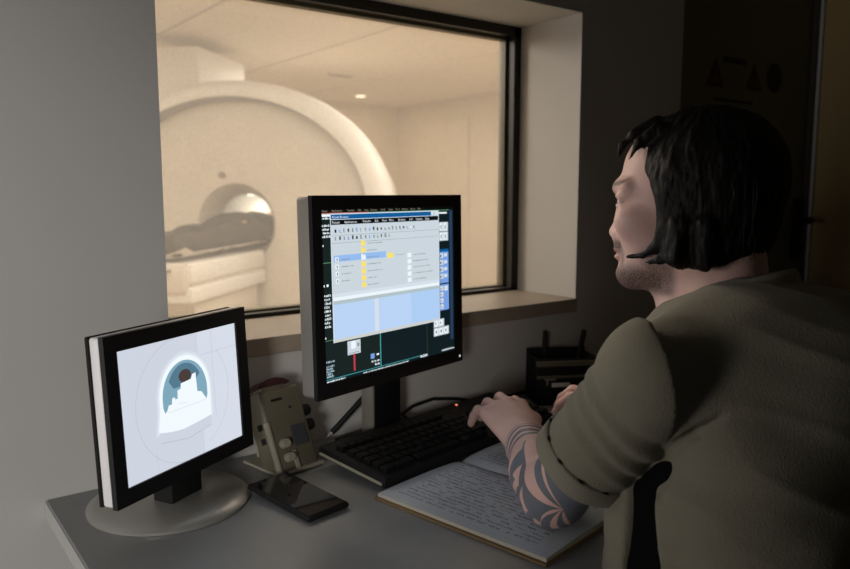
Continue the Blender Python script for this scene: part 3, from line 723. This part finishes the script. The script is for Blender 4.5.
b = MB(); b.box((.03, .0014, .122), (.02, .003, .004), LT); b.box((.052, .0014, .105), (.004, .003, .003), LT); b.build('speaker_slot', M['blackm'], it)
for z in (.085, .062): MB().box((-.0005, ID*.45, z), (.003, .012, .010), LT, bevel=.001).build('side_socket', M['blackm'], it)
b = MB(); b.box((IW/2, .048, .003), (IW+.012, .100, .005), IM, bevel=.0015); b.box((IW/2, .094, .03), (IW*.5, .005, .06), IM @ Matrix.Rotation(math.radians(0), 4, 'X'), bevel=.001)
b.build('stand_plate', M['cream'], it)

# ------------------------------------------------------------------ pens and organiser
def pen(name, label, a, c, r=.0052, tip=True):
    a = Vector(a); c = Vector(c); d = (c-a).normalized(); L = (c-a).length
    t = thing(name, label, 'pen', tuple(a))
    b = MB(); b.cyl(a+d*.016, a+d*(L-.045), r, n=16); b.build('barrel', M['black'], t, smooth='auto')
    b = MB(); b.cyl(a, a+d*.016, .0012, r*.95, n=16); b.build('tip', M['silver'] if tip else M['black'], t, smooth='auto')
    b = MB(); b.cyl(a+d*(L-.045), a+d*L, r*1.08, n=16); u = d.cross(Vector((0, 0, 1))).normalized(); 
    b.tube([a+d*(L-.004)+u*r*.9, a+d*(L-.004)+u*(r+.004), a+d*(L-.042)+u*(r+.0035)], .0012, 8); b.build('cap', M['black'], t, smooth='auto'); return t
pen('pen', 'black pen with metal tip leaning behind the left side of the large monitor stand', (.650, 1.164, .7415), (.742, 1.146, .828))
bt = thing('desk_organiser', 'dark box organiser at the back of the desk beside the man\'s raised sleeve', 'organiser', (1.195, 1.092, DESK), math.radians(-28))
OM = XF[bt.name]
b = MB(); w_, d_, h_ = .135, .085, .100
b.box((0, -d_/2+.002, h_/2), (w_, .004, h_), OM, bevel=.001); b.box((0, d_/2-.002, h_/2+.004), (w_, .004, h_+.008), OM, bevel=.001)
for s_ in (-1, 1): b.box((s_*(w_/2-.002), 0, h_/2), (.004, d_-.004, h_), OM, bevel=.001)
b.box((0, 0, .003), (w_-.006, d_-.006, .005), OM); b.build('box', M['blackm'], bt)
b = MB(); b.box((0, -d_/2+.001, h_-.010), (w_+.004, .010, .012), OM, bevel=.002); b.box((0, -d_/2-.002, h_*.62), (w_+.002, .003, .006), OM); b.build('rim', M['olive'], bt)
b = MB(); b.box((-.016, -d_/2-.0006, .044), (.040, .001, .009), OM); b.build('white_label', mat('white_label', (.75, .75, .7), .6), bt)
b = MB(); b.box((-.040, -d_/2-.0006, .056), (.024, .001, .003), OM); b.box((-.046, -d_/2-.0006, .049), (.003, .001, .012), OM); b.build('letter_mark', M['grey_side'], bt)
for i, (x, dx, lab) in enumerate(((-.035, .006, 'left dark pen standing upright in the box organiser'), (.03, .03, 'right dark pen standing slanted in the box organiser'))):
    p0 = OM @ Vector((x, .02, .008)); p1 = OM @ Vector((x+dx, .028, .148)); pen('pen', lab, p0, p1, tip=False)

# ------------------------------------------------------------------ the man at the desk
Z3 = np.array([0, 0, 1.0])
Hc = np.array([.902, .581, 1.187]); fh = np.array([-.453, .891, 0]); fh /= np.linalg.norm(fh); lh = np.array([-fh[1], fh[0], 0])
RH = np.array([fh, lh, Z3])
def H(f, l, z): return Hc+(fh*f+lh*l+Z3*z)*.001
def mm(*a): return tuple(x*.001 for x in a)
NB = np.array([.890, .530, .985])
SL = np.array([.706, .507, .974]); EL = np.array([.697, .645, .800]); WL = np.array([.823, .832, .803])
SR = np.array([1.072, .580, .952]); ER = np.array([1.160, .690, .795]); WR = np.array([1.108, .818, .788])

g = SDF((.56, .33, .70), (1.27, 1.10, 1.32), .0027)
# head
g.ell(H(14, 0, 30), mm(90, 73, 76), RH, .01); g.ell(H(60, 0, -45), mm(50, 56, 76), RH, .03)
for s_ in (-1, 1):
    g.cone(H(6, 50*s_, -72), H(83, 15*s_, -110), .020, .019, .022); g.cone(H(6, 50*s_, -72), H(0, 58*s_, -20), .020, .018, .02)
    g.ell(H(82, 40*s_, -36), mm(25, 21, 22), RH, .015)
    g.cone(H(104, 12*s_, 9), H(90, 44*s_, 9), .0125, .010, .012)
g.ell(H(89, 0, -109), mm(19, 23, 18), RH, .014)
for s_ in (-1, 1): g.ell(H(114, 32*s_, -8), mm(17, 18, 11), RH, .010, True)
g.cone(H(100, 0, -6), H(108, 0, -48), .0085, .0095, .010); g.ell(H(111, 0, -53), mm(11, 10.5, 9), RH, .007)
for s_ in (-1, 1): g.ell(H(106, 12*s_, -56), mm(10, 8, 8), RH, .006); g.ell(H(110, 6*s_, -64), mm(4.5, 3.2, 4), RH, .003, True)
g.ell(H(104, 0, -68), mm(9, 22, 9), RH, .010)
g.ell(H(105, 0, -76.5), mm(9.5, 22, 5.2), RH, .004); g.ell(H(104.5, 0, -87.5), mm(9.5, 20, 6), RH, .004)
g.ell(H(115, 0, -82), mm(7, 23, 1.8), RH, .003, True); g.ell(H(116, 0, -97), mm(8, 20, 5), RH, .010, True)
for s_ in (-1, 1):
    g.ell(H(94, 31*s_, -3), mm(14.5, 17, 9.5), RH, .004); g.ell(H(94, 31*s_, -15), mm(13.5, 16, 7), RH, .004)
    g.ell(H(108, 31*s_, -8.5), mm(9, 14, 3.4), RH, .002, True)
    g.ell(H(6, 74*s_, -18), mm(18, 7, 31), RH, .008); g.ell(H(10, 81*s_, -16), mm(9, 6, 17), RH, .005, True); g.ell(H(10, 75*s_, -44), mm(9, 5.5, 9), RH, .005)
# neck and trunk
g.cone(H(-22, 0, -45), NB, .056, .062, .03); g.cone(NB, (.885, .50, .93), .064, .09, .03); g.cone(H(28, 0, -105), NB+np.array([-.02, .03, .0]), .030, .045, .03)
g.cone(NB+np.array([0, -.01, -.03]), SL+np.array([.02, 0, 0]), .045, .048, .04); g.cone(NB+np.array([0, -.01, -.03]), SR, .045, .048, .04)
g.ell((.885, .49, .88), (.155, .095, .16), k=.05)
# arms
def arm(S, E, Wp):
    g.cone(S, E, .050, .040, .02); d = Wp-E
    g.cone(E, E+d*.32, .038, .0425, .02); g.cone(E+d*.32, E+d*.75, .0425, .032, .02); g.cone(E+d*.75, Wp, .032, .0265, .02)
    g.cone(E, E+(E-S)*.06, .030, .026, .02)
arm(SL, EL, WL); arm(SR, ER, WR)
TIPS = []
def hand(Wp, hd, side, zk):
    hd = np.array(hd, float); hd /= np.linalg.norm(hd); side = np.array(side, float); side /= np.linalg.norm(side)
    fing = [(-.034, .074, (.031, .021, .018), .0082, 3), (-.012, .083, (.039, .026, .020), .0090, 0), (.011, .088, (.043, .028, .021), .0093, -2), (.033, .085, (.038, .025, .020), .0092, 0)]
    up = Z3
    for off, ln, L, r, da in fing:
        m = Wp+hd*ln+side*off; m[2] = zk-abs(off-.008)*.22
        g.cone(Wp+side*off*.55, m, .0185, .0125, .014)
        p = m; 
        for a, l, r0, r1 in zip((2+da, 42+da, 62), L, (r*1.18, r*1.05, r*.95), (r*1.05, r*.95, r*.80)):
            q = p+(hd*math.cos(math.radians(a))-up*math.sin(math.radians(a)))*l+side*off*.10*l/.03
            g.cone(p, q, r0, r1, .0035); p = q
        TIPS.append((p, hd, side))
        g.ell(m+np.array([0, 0, .003]), (.011, .011, .0095), k=.006)
    b0 = Wp+hd*.022+side*.018+np.array([0, 0, -.006]); b1 = Wp+hd*.058+side*.046; b1[2] = zk-.022; b2 = Wp+hd*.090+side*.050; b2[2] = zk-.030; b3 = Wp+hd*.112+side*.044; b3[2] = zk-.038
    g.cone(b0, b1, .018, .0125, .012); g.cone(b1, b2, .0118, .0105, .004); g.cone(b2, b3, .0105, .0085, .003)
hdl = (.36, .935, 0); hand(WL.copy(), hdl, (.935, -.36, 0), .829)
hdr = (-.25, .968, 0); hand(WR.copy(), hdr, (-.968, -.25, 0), .815)
V, F = g.mesh(1)
man = link_mesh('person', np_mesh('person', V, F), [])
tag(man, 'bearded man with dark chin-length hair in an olive short-sleeved shirt typing at the desk', 'person')
me = man.data
loc_ = (V-Hc)@RH.T*1000
def sst(x, a, b): t = np.clip((x-a)/(b-a), 0, 1); return t*t*(3-2*t)
inhead = (np.linalg.norm(V-Hc, axis=1) < .17)
beard = sst(-loc_[:, 2], 84, 108)*sst(loc_[:, 0], 25, 45)*(loc_[:, 2] > -150)*(1-sst(-loc_[:, 2], 124, 140)*(loc_[:, 0] < 60))
side_b = sst(-loc_[:, 2], 58, 82)*(1-sst(loc_[:, 0], 55, 80))*sst(loc_[:, 0], 15, 30)*.8
must = 1.5*np.exp(-((loc_[:, 2]+69)/6.5)**2)*sst(loc_[:, 0], 84, 96)*(np.abs(loc_[:, 1]) < 32)
must2 = np.exp(-((np.abs(loc_[:, 1])-27)/6)**2)*sst(-loc_[:, 2], 66, 74)*sst(loc_[:, 0], 80, 92)*.8
beard = np.clip(np.maximum.reduce([beard, side_b, must, must2]), 0, 1)*inhead*(1-sst(-loc_[:, 2], 128, 138)*(loc_[:, 0] < 75))
lash = inhead*np.exp(-((loc_[:, 2]+9.5)/1.8)**2)*(np.abs(loc_[:, 1]) > 18)*(np.abs(loc_[:, 1]) < 46)*(loc_[:, 0] > 88)*.8
lip = inhead*(loc_[:, 0] > 98)*(np.abs(loc_[:, 1]) < 21)*((loc_[:, 2] < -72) & (loc_[:, 2] > -93))*1.0
brow = inhead*np.exp(-((loc_[:, 2]-13-.05*np.abs(loc_[:, 1]))/3.8)**2)*(np.abs(loc_[:, 1]) > 11)*(np.abs(loc_[:, 1]) < 50)*(loc_[:, 0] > 70)*1.3
hairy = np.maximum(np.maximum(beard, brow), lash)
d_ = WL-EL; L_ = np.linalg.norm(d_); ax = d_/L_; rel = V-EL; tt = rel@ax/L_
cv = np.array([0, 0, 1.19])-EL; e1 = cv-ax*(cv@ax); e1 /= np.linalg.norm(e1); e2 = np.cross(e1, ax)
Rcam = np.array([math.cos(math.radians(37)), -math.sin(math.radians(37)), 0])
if e2@Rcam < 0: e2 = -e2
vv = np.arctan2(rel@e2, rel@e1)/PI
dist = np.linalg.norm(rel-np.outer(np.clip(tt, -1.2, 1.0), d_), axis=1)
ink = ((np.linalg.norm(V-(EL+np.outer(np.clip(tt, 0, 1), d_)), axis=1) < .075) & (tt < .97) & (V[:, 0] < .92)).astype(np.float32)
for nm, arr in (('hairy', hairy), ('lip', lip), ('ink', ink)):
    a = me.attributes.new(nm, 'FLOAT', 'POINT'); a.data.foreach_set('value', np.asarray(arr, np.float32))
a = me.attributes.new('arm', 'FLOAT2', 'POINT'); a.data.foreach_set('vector', np.stack([tt, vv], 1).astype(np.float32).ravel())

def skin_mat():
    m = bpy.data.materials.new('man_skin'); m.use_nodes = True; nt = m.node_tree; bs = nt.nodes['Principled BSDF']; L = nt.links.new
    bs.inputs['Roughness'].default_value = .5; bs.inputs['Specular IOR Level'].default_value = .35
    bs.inputs['Subsurface Weight'].default_value = .12; bs.inputs['Subsurface Radius'].default_value = (.012, .004, .002); bs.inputs['Subsurface Scale'].default_value = .6
    def mt(op, a, b=None, c=None):
        n = nt.nodes.new('ShaderNodeMath'); n.operation = op
        for i, v in enumerate((a, b, c)):
            if v is None: continue
            if isinstance(v, (int, float)): n.inputs[i].default_value = v
            else: L(v, n.inputs[i])
        return n.outputs[0]
    def att(nm):
        n = nt.nodes.new('ShaderNodeAttribute'); n.attribute_name = nm; return n
    def mix(f, a, b):
        n = nt.nodes.new('ShaderNodeMix'); n.data_type = 'RGBA'; L(f, n.inputs['Factor'])
        for k, v in (('A', a), ('B', b)):
            if isinstance(v, tuple): n.inputs[k].default_value = (*v, 1)
            else: L(v, n.inputs[k])
        return n.outputs['Result']
    tc = nt.nodes.new('ShaderNodeTexCoord')
    def noise(sc, det=3):
        n = nt.nodes.new('ShaderNodeTexNoise'); n.inputs['Scale'].default_value = sc; n.inputs['Detail'].default_value = det; L(tc.outputs['Object'], n.inputs['Vector']); return n.outputs['Fac']
    c = mix(mt('MULTIPLY_ADD', noise(28), 1.6, -.3), (.74, .47, .40), (.82, .55, .48))
    c = mix(mt('MULTIPLY', att('lip').outputs['Fac'], .5), c, (.50, .20, .17))
    # tattoo in arm coordinates: t along the forearm from elbow to wrist, v round it
    sp = nt.nodes.new('ShaderNodeSeparateXYZ'); L(att('arm').outputs['Vector'], sp.inputs[0]); t = sp.outputs[0]; v = sp.outputs[1]
    band = None
    for c0, wd, k in ((.60, .022, .10), (.675, .020, .14), (.745, .016, .16), (.80, .008, .18)):
        q = mt('LESS_THAN', mt('ABSOLUTE', mt('SUBTRACT', mt('MULTIPLY_ADD', mt('ABSOLUTE', v), k, t), c0)), wd); band = q if band is None else mt('MAXIMUM', band, q)
    edge = mt('MULTIPLY_ADD', mt('MULTIPLY', t, t), -.55, mt('MULTIPLY_ADD', t, .62, -.02))        # boundary of the blue field
    blue = mt('MULTIPLY', mt('GREATER_THAN', v, edge), mt('LESS_THAN', t, .53))
    l1 = mt('LESS_THAN', mt('ABSOLUTE', mt('SUBTRACT', v, mt('ADD', edge, .13))), .020)
    blue = mt('MULTIPLY', blue, mt('SUBTRACT', 1, l1))
    low = mt('MULTIPLY', mt('LESS_THAN', v, mt('MULTIPLY_ADD', t, .5, -.20)), mt('LESS_THAN', t, .30))
    zz = mt('PINGPONG', mt('MULTIPLY_ADD', t, 1.0, .02), .10)
    tooth = mt('GREATER_THAN', mt('MULTIPLY', zz, 3.2), mt('ADD', mt('SUBTRACT', mt('MULTIPLY_ADD', t, .5, -.22), v), -.02))
    ring = mt('LESS_THAN', mt('ABSOLUTE', mt('SUBTRACT', v, mt('MULTIPLY_ADD', t, .5, -.20))), .012)
    out2 = mt('MULTIPLY', mt('GREATER_THAN', mt('SUBTRACT', mt('MULTIPLY_ADD', t, .5, -.22), v), .22), mt('LESS_THAN', mt('FRACT', mt('MULTIPLY', mt('ADD', t, mt('MULTIPLY', v, .6)), 7.0)), .55))
    low = mt('MULTIPLY', low, mt('MAXIMUM', tooth, out2))
    tat = mt('MINIMUM', 1, mt('MAXIMUM', mt('MAXIMUM', mt('MAXIMUM', band, blue), low), mt('MULTIPLY', ring, mt('LESS_THAN', t, .4))))
    tat = mt('MULTIPLY', tat, mt('MULTIPLY', att('ink').outputs['Fac'], .88))
    c = mix(tat, c, (.10, .15, .20))
    hr = mt('MULTIPLY', att('hairy').outputs['Fac'], mt('MULTIPLY_ADD', mt('GREATER_THAN', noise(900, 2), .46), .42, .46))
    c = mix(mt('MINIMUM', 1, hr), c, (.022, .013, .009))
    L(c, bs.inputs['Base Color'])
    bp = nt.nodes.new('ShaderNodeBump'); bp.inputs['Strength'].default_value = .25; bp.inputs['Distance'].default_value = .002; L(noise(220, 4), bp.inputs['Height']); L(bp.outputs['Normal'], bs.inputs['Normal'])
    return m
me.materials.append(skin_mat())
M['eye'] = mat('eye_white', (.75, .72, .68), .15); M['iris'] = mat('dark_iris', (.03, .02, .012), .15)
for s_ in (-1, 1):
    b = MB(); c_ = H(93, 31*s_, -8.5); b.sphere(c_, .0122, 24); b.mi = 1; b.sphere(c_+fh*.0068, .0062, 16, (1, 1, 1)); b.build('eye', [M['eye'], M['iris']], man, True)
M['nail'] = mat('fingernail', (.74, .52, .46), .3)
for p, hd, side in TIPS[:8]:
    a = math.radians(62); dn = hd*math.cos(a)-Z3*math.sin(a); nn = hd*math.sin(a)+Z3*math.cos(a)
    m4 = Matrix((Vector(side), Vector(dn), Vector(nn))).transposed().to_4x4(); m4.translation = Vector(p+nn*.0062-dn*.001)
    b = MB(); b.sphere((0, 0, 0), 1, 12, (.0048, .0062, .0012), m4); b.build('fingernail', M['nail'], man, True)

# hair
M['hair'] = mat('dark_hair', (.0065, .005, .004), .55, spec=.18, bump=.2, bscale=300)
g = SDF(Hc-.17, Hc+.17, .0024)
g.ell(H(-4, 0, 36), mm(98, 82, 80), RH, .01); g.ell(H(-32, 0, -12), mm(68, 80, 98), RH, .03)
for s_ in (-1, 1): g.ell(H(0, 62*s_, -22), mm(60, 28, 82), RH, .03)
g.ell(H(146, 0, -40), mm(104, 300, 108), RH, .010, True)
g.ell(H(64, 0, -84), mm(80, 58, 66), RH, .012, True)
def strand(pts, r0, r1, k=.006):
    for i in range(len(pts)-1):
        a = r0+(r1-r0)*i/(len(pts)-1); c = r0+(r1-r0)*(i+1)/(len(pts)-1); g.cone(H(*pts[i]), H(*pts[i+1]), a, c, k)
strand([(26, 76, 10), (33, 77, -40), (44, 73, -66), (64, 62, -80), (86, 52, -83)], .011, .0016)
strand([(16, 80, -20), (24, 82, -62), (38, 78, -84), (60, 66, -89)], .011, .0016)
strand([(30, 76, 40), (35, 77, 0), (35, 79, -50), (28, 82, -80)], .008, .005)
strand([(15, 86, -40), (20, 88, -80), (12, 86, -94)], .014, .005); strand([(-15, 88, -40), (-14, 88, -86), (-20, 84, -98)], .016, .005)
strand([(60, 22, 92), (86, 26, 80), (101, 29, 66), (105, 31, 52)], .010, .0025); strand([(62, -8, 96), (90, -6, 84), (104, -2, 72), (109, 0, 62)], .010, .002); strand([(50, 48, 84), (76, 52, 68), (86, 56, 46)], .010, .002)
g.half(H(0, 0, -96), (0, 0, -1), Hc-.2, Hc+.2, .01)
V, F = g.mesh(1); q = (V-Hc)@RH.T; N_ = normals(V, F)
ang = np.arctan2(q[:, 1], q[:, 0]); Q = np.stack([ang*1.0, q[:, 2]*2.2, np.hypot(q[:, 0], q[:, 1])*3], 1)
V = V+N_*(vnoise(Q, 13, 1)*.0016+vnoise(Q, 40, 2)*.0011)[:, None]
link_mesh('hair', np_mesh('hair', V, F), M['hair'], man)
# loose flicked strands
b = MB(); rnd = random.Random(5)
for i in range(34):
    a = rnd.uniform(-1.9, 1.9); k = rnd.uniform(.97, 1.04); l0 = 86*math.sin(a) if abs(a) < 1.57 else 84*math.copysign(1, a); f0 = 20-90*(1-math.cos(a))*.6-20
    pts = [H((f0+rnd.uniform(-3, 3))*k, l0*k*(1-.02*j), 20-j*20+rnd.uniform(-2, 2)) for j in range(6)]
    b.tube(pts, [.0012, .0012, .0011, .001, .0008, .0003], 6)
b.build('loose_strands', M['hair'], man, True)

# shirt
def cloth_mat(name, col):
    m = mat(name, col, .9, spec=.1, bump=.35, bscale=420, var=.06, vscale=14)
    m.node_tree.nodes['Principled BSDF'].inputs['Sheen Weight'].default_value = .1; return m
M['shirt'] = cloth_mat('olive_cotton', (.25, .232, .172)); M['cuff'] = cloth_mat('olive_cotton_cuff', (.275, .255, .195)); M['trouser'] = cloth_mat('dark_trousers', (.05, .05, .055))
lt = np.array([-.97, -.20, 0]); lt /= np.linalg.norm(lt); ft = np.array([lt[1], -lt[0], 0]); RT = np.array([lt, ft, Z3])
g = SDF((.50, .16, .50), (1.34, .86, 1.12), .004)
g.ell((.890, .485, .920), (.188, .126, .165), RT, .03); g.ell((.858, .452, .780), (.185, .136, .20), RT, .05); g.ell((.90, .375, .63), (.185, .155, .16), RT, .05)
g.ell((.950, .425, .955), (.165, .105, .110), RT, .05); g.cone((.745, .535, .86), (.715, .515, .735), .040, .050, .05)
g.cone(SL-lt*.012+np.array([0, 0, -.002]), (.85, .525, .998), .0595, .054, .04); g.cone(SL-lt*.01, SL+(EL-SL)*.25-lt*.02, .057, .05, .02); g.cone((1.055, .575, .945), (.94, .540, .988), .056, .054, .04)
g.cone((.892, .512, .96), (.902, .522, .992), .086, .072, .03)
g.cone((.692, .474, .908), (.688, .506, .852), .007, .020, .004, True); g.cone((.688, .506, .852), (.671, .489, .775), .020, .022, .004, True); g.cone((.671, .489, .775), (.655, .482, .70), .022, .023, .004, True)
g.cone((.692, .474, .908), (.690, .484, .858), .008, .010, .004, True); g.cone((.692, .472, .908), (.703, .448, .932), .008, .006, .004, True); g.cone((.703, .448, .932), (.717, .425, .953), .006, .003, .006, True)
for (x0, y0, z0, x1, y1, z1, r) in ((.78, .42, .84, .74, .47, .76, .010), (.80, .40, .80, .76, .44, .70, .011), (.79, .42, .90, .86, .33, .87, .009)):
    g.cone((x0, y0, z0), (x1, y1, z1), r, r*.6, .025, True)
g.cone(H(-22, 0, -45), NB+np.array([0, 0, -.02]), .060, .066, .006, True)
V, F = g.mesh(2); N_ = normals(V, F)
ridges = vnoise(np.stack([V[:, 0]*.6+V[:, 1]*.5, V[:, 2]*1.6-V[:, 0]*.5, V[:, 1]], 1), 16, 4)
fold = -np.abs(vnoise(np.stack([V[:, 0]*.5, V[:, 1]*.5, V[:, 2]*1.9+V[:, 0]*.9], 1), 13, 9))+.35
V = V+N_*(ridges*.004+fold*.007)[:, None]
shirt = link_mesh('shirt', np_mesh('shirt', V, F), M['shirt'], man)
def sleeve(S, E, hem, r0, r1, inward):
    d = E-S; n = d/np.linalg.norm(d); P0 = S-d*.05; P1 = S+d*hem
    g = SDF(np.minimum(S, E)-.12, np.maximum(S, E)+.12, .0032)
    g.cone(P0, P1+d*.1, r0, r1, .03); g.cone(P0+inward*.03+np.array([0, 0, .004]), P0, r0*.92, r0, .02)
    nn = inward-ft*.75-n*.30; nn /= np.linalg.norm(nn); g.half(S-inward*.002, nn, S-.2, S+.2)
    g.cone(S-d*.02, S+d*1.3, r0-.012, r1-.010, .004, True); g.half(P1, n, P1-.15, P1+.15)
    V, F = g.mesh(2); N_ = normals(V, F); ts = (V-S)@d/(d@d); w_ = sst(ts, .0, .2)*(1-sst(ts, hem-.16, hem-.04))
    c = np.zeros(len(V))
    for c0, k, a_, sg in ((.16, .6, .0035, .045), (.34, 1.0, .0032, .04), (.47, 1.2, .003, .035)):
        u_ = ts-c0-k*((V-S)@np.array([.8, -.6, 0]))*1.6; c -= a_*np.exp(-(u_/sg)**2)*w_; c += a_*.7*np.exp(-((u_-.09)/sg)**2)*w_
    V = V+N_*(c+vnoise(V, 22, 6)*.002)[:, None]
    sl = link_mesh('sleeve', np_mesh('sleeve', V, F), M['shirt'], shirt)
    a = np.cross(n, Z3); a /= np.linalg.norm(a); c2 = np.cross(n, a); rows = []; wd = .026; rr0 = r1+.002
    for rr, h_ in ((rr0-.009, .002), (rr0+.001, .0025), (rr0+.0035, -.001), (rr0+.0035, -wd+.003), (rr0+.001, -wd), (rr0-.006, -wd+.001)):
        rows.append([tuple(P1+n*h_+(a*math.cos(2*PI*k/48)+c2*math.sin(2*PI*k/48))*(rr+.0012*math.sin(5*2*PI*k/48+1))) for k in range(48)])
    b = MB(); b.grid(rows, closed=True)
    for k in range(0, 48, 4):
        q = P1-n*(wd+.0005)+(a*math.cos(2*PI*k/48)+c2*math.sin(2*PI*k/48))*(rr0+.0015); b.mi = 1
        tdir = -a*math.sin(2*PI*k/48)+c2*math.cos(2*PI*k/48); b.tube([q-tdir*.005, q, q+tdir*.005], [.0004, .0018, .0004], 6)
    b.build('sleeve_cuff', [M['cuff'], M['stitch']], shirt, True); return sl
M['stitch'] = mat('dark_stitching', (.01, .01, .008), .9)
sleeve(SL+np.array([0, 0, .002]), EL+np.array([.004, -.002, .0]), .70, .064, .0605, -lt)
sleeve(SR, ER, .70, .064, .0605, lt)
rows = []; CA = np.array([.899, .540, 0.0])
for rr, z in ((.068, -.03), (.071, .010), (.074, .022), (.077, .024), (.083, .017), (.097, -.012), (.107, -.034), (.103, -.036), (.087, -.006)):
    row = []
    for k in range(49):
        a = math.radians(-150+300*k/48); z0 = 1.050+.022*math.cos(a)
        p = CA+(-ft*math.cos(a)+lt*math.sin(a))*rr*(1+.10*max(0, -math.cos(a))); p = p-ft*(z*.25); p[2] = z0+z-.012*max(0, abs(a)-1.6)
        row.append(tuple(p))
    rows.append(row)
b = MB(); b.grid(rows); b.build('collar', M['cuff'], shirt, True)
g = SDF((.60, .28, .62), (1.15, .66, 1.05), .006)
g.ell((.890, .485, .920), (.182, .120, .160), RT, .03); g.ell((.858, .452, .780), (.179, .130, .194), RT, .05); g.ell((.950, .425, .955), (.150, .09, .095), RT, .05)
g.cone((.745, .535, .86), (.715, .515, .735), .033, .043, .05)
V, F = g.mesh(1); link_mesh('undershirt', np_mesh('undershirt', V, F), mat('black_undershirt', (.006, .006, .006), .95, spec=.05), man)
# trousers and shoes
g = SDF((.60, .10, .04), (1.22, 1.05, .72), .008)
g.ell((.92, .33, .57), (.19, .17, .125), k=.03); ANK = []
for s_ in (-1, 1):
    hip = np.array([.915+.085*s_, .36, .565]); kn = np.array([.88+.11*s_, .80, .555]); an = np.array([.88+.12*s_, .80, .085]); ANK.append(an)
    g.cone(hip, kn, .088, .068, .03); g.cone(kn, an, .066, .050, .03)
V, F = g.mesh(1); V = V+normals(V, F)*(vnoise(V, 17, 3)*.006)[:, None]
link_mesh('trousers', np_mesh('trousers', V, F), M['trouser'], man)
for an in ANK:
    g = SDF(an-np.array([.07, .12, .09]), an+np.array([.07, .24, .06]), .005)
    g.cone(an+[0, -.02, -.035], an+[0, .15, -.05], .042, .034, .02); g.cone(an, an+[0, 0, -.03], .048, .045, .02); g.half(an+[0, 0, -.083], (0, 0, -1), an-.2, an+.3)
    V, F = g.mesh(1); link_mesh('shoe', np_mesh('shoe', V, F), M['blackm'], man)

# office chair under the man
ch = thing('office_chair', 'black swivel office chair the man sits on', 'chair', (.93, .34, 0))
b = MB(); b.box((.93, .36, .425), (.48, .46, .07), bevel=.025, seg=4); b.build('seat', M['blackm'], ch, 'auto')
b = MB(); b.box((.95, .075, .68), (.40, .05, .36), Matrix.Identity(4), bevel=.022, seg=4); b.build('backrest', M['blackm'], ch, 'auto')
b = MB(); b.tube([(.935, .20, .385), (.94, .08, .40), (.945, .045, .50), (.95, .05, .60)], .016); b.build('back_bar', M['black'], ch, True)
b = MB(); b.cyl((.93, .34, .09), (.93, .34, .395), .028); b.build('column', M['silver'], ch, 'auto')
for k in range(5):
    a = 2*PI*k/5+.3; e_ = (.93+.27*math.cos(a), .34+.27*math.sin(a), .075)
    b = MB(); b.tube([(.93, .34, .10), e_], [.026, .016]); lg = b.build('leg', M['black'], ch, True)
    b = MB(); p = Vector((e_[0], e_[1], .030)); tdir = Vector((-math.sin(a), math.cos(a), 0)); b.cyl(p-tdir*.018, p+tdir*.018, .029, n=24); b.cyl((e_[0], e_[1], .03), (e_[0], e_[1], .075), .008); b.build('castor', M['blackm'], lg, 'auto')

# ------------------------------------------------------------------ light, world, camera
def area(name, loc, aim, size, power, col, shape='DISK', sy=None, spread=180):
    l = bpy.data.lights.new(name, 'AREA'); l.energy = power; l.color = col; l.shape = shape; l.size = size
    if sy: l.size_y = sy
    l.spread = math.radians(spread)
    o = bpy.data.objects.new(name, l); C.objects.link(o); o.location = loc
    o.rotation_euler = (Vector(aim)-Vector(loc)).to_track_quat('-Z', 'Y').to_euler(); return o
area('side_fill_from_left', (-1.35, 1.0, .92), (.6, .8, 1.0), .30, 7.5, (1, .95, .93), 'RECTANGLE', .7)  # added side light for the man and the window reveal, source unseen
sl = bpy.data.lights.new('left_wall_spot', 'SPOT'); sl.energy = 122; sl.color = (1, .97, .92); sl.spot_size = math.radians(56); sl.spot_blend = .8; sl.shadow_soft_size = .25  # spot added to brighten the wall left of the window, source unseen
so = bpy.data.objects.new('left_wall_spot', sl); C.objects.link(so); so.location = (-1.3, -.9, 1.25); so.rotation_euler = (Vector((-.32, W, .78))-so.location).to_track_quat('-Z', 'Y').to_euler()
for i, (x, y) in enumerate(((1.2, 2.7), (4.0, 3.2), (3.9, 6.0), (1.0, 7.0), (-.6, 4.6))):
    area('ceiling_panel_lamp', (x, y, CZ-.03), (x, y, 0), 1.9, (34, 54, 28, 25, 29)[i], (1, .925, .825), 'SQUARE')
area('fill_through_window', (.25, 2.7, 1.85), (.85, .5, 1.0), .5, 19, (1, .91, .83))  # added fill aimed through the window at the man, no fixture there
area('downlight_lamp', (4.93, 7.6, CZ-.03), (4.93, 7.6, 0), .1, 4, (1, .8, .55))
area('bore_lamp', (2.07+.731*.9, 4.9+.682*.9, OZ+.17), (2.07+.731*.9, 4.9+.682*.9, OZ), .25, 2, (1, .95, .82))
wd = bpy.data.worlds.new('World'); bpy.context.scene.world = wd; wd.use_nodes = True
wd.node_tree.nodes['Background'].inputs[0].default_value = (1, .95, .85, 1); wd.node_tree.nodes['Background'].inputs[1].default_value = .004

cam = bpy.data.cameras.new('camera'); co = bpy.data.objects.new('camera', cam); C.objects.link(co)
cam.sensor_width = 36; cam.lens = 747/850*36; cam.clip_start = .02
co.location = (0, 0, 1.19); co.rotation_euler = (PI/2-math.atan(92.5/747), 0, -math.radians(37))
cam.dof.use_dof = True; cam.dof.focus_distance = 1.05; cam.dof.aperture_fstop = 5.0
sce = bpy.context.scene; sce.camera = co
sce.view_settings.view_transform = 'Standard'; sce.view_settings.look = 'None'; sce.view_settings.exposure = 0; sce.view_settings.gamma = 1; sce.view_settings.use_curve_mapping = False
sce.cycles.use_denoising = True; sce.cycles.max_bounces = 10; sce.cycles.diffuse_bounces = 5; sce.cycles.transparent_max_bounces = 12; sce.cycles.sample_clamp_indirect = 4
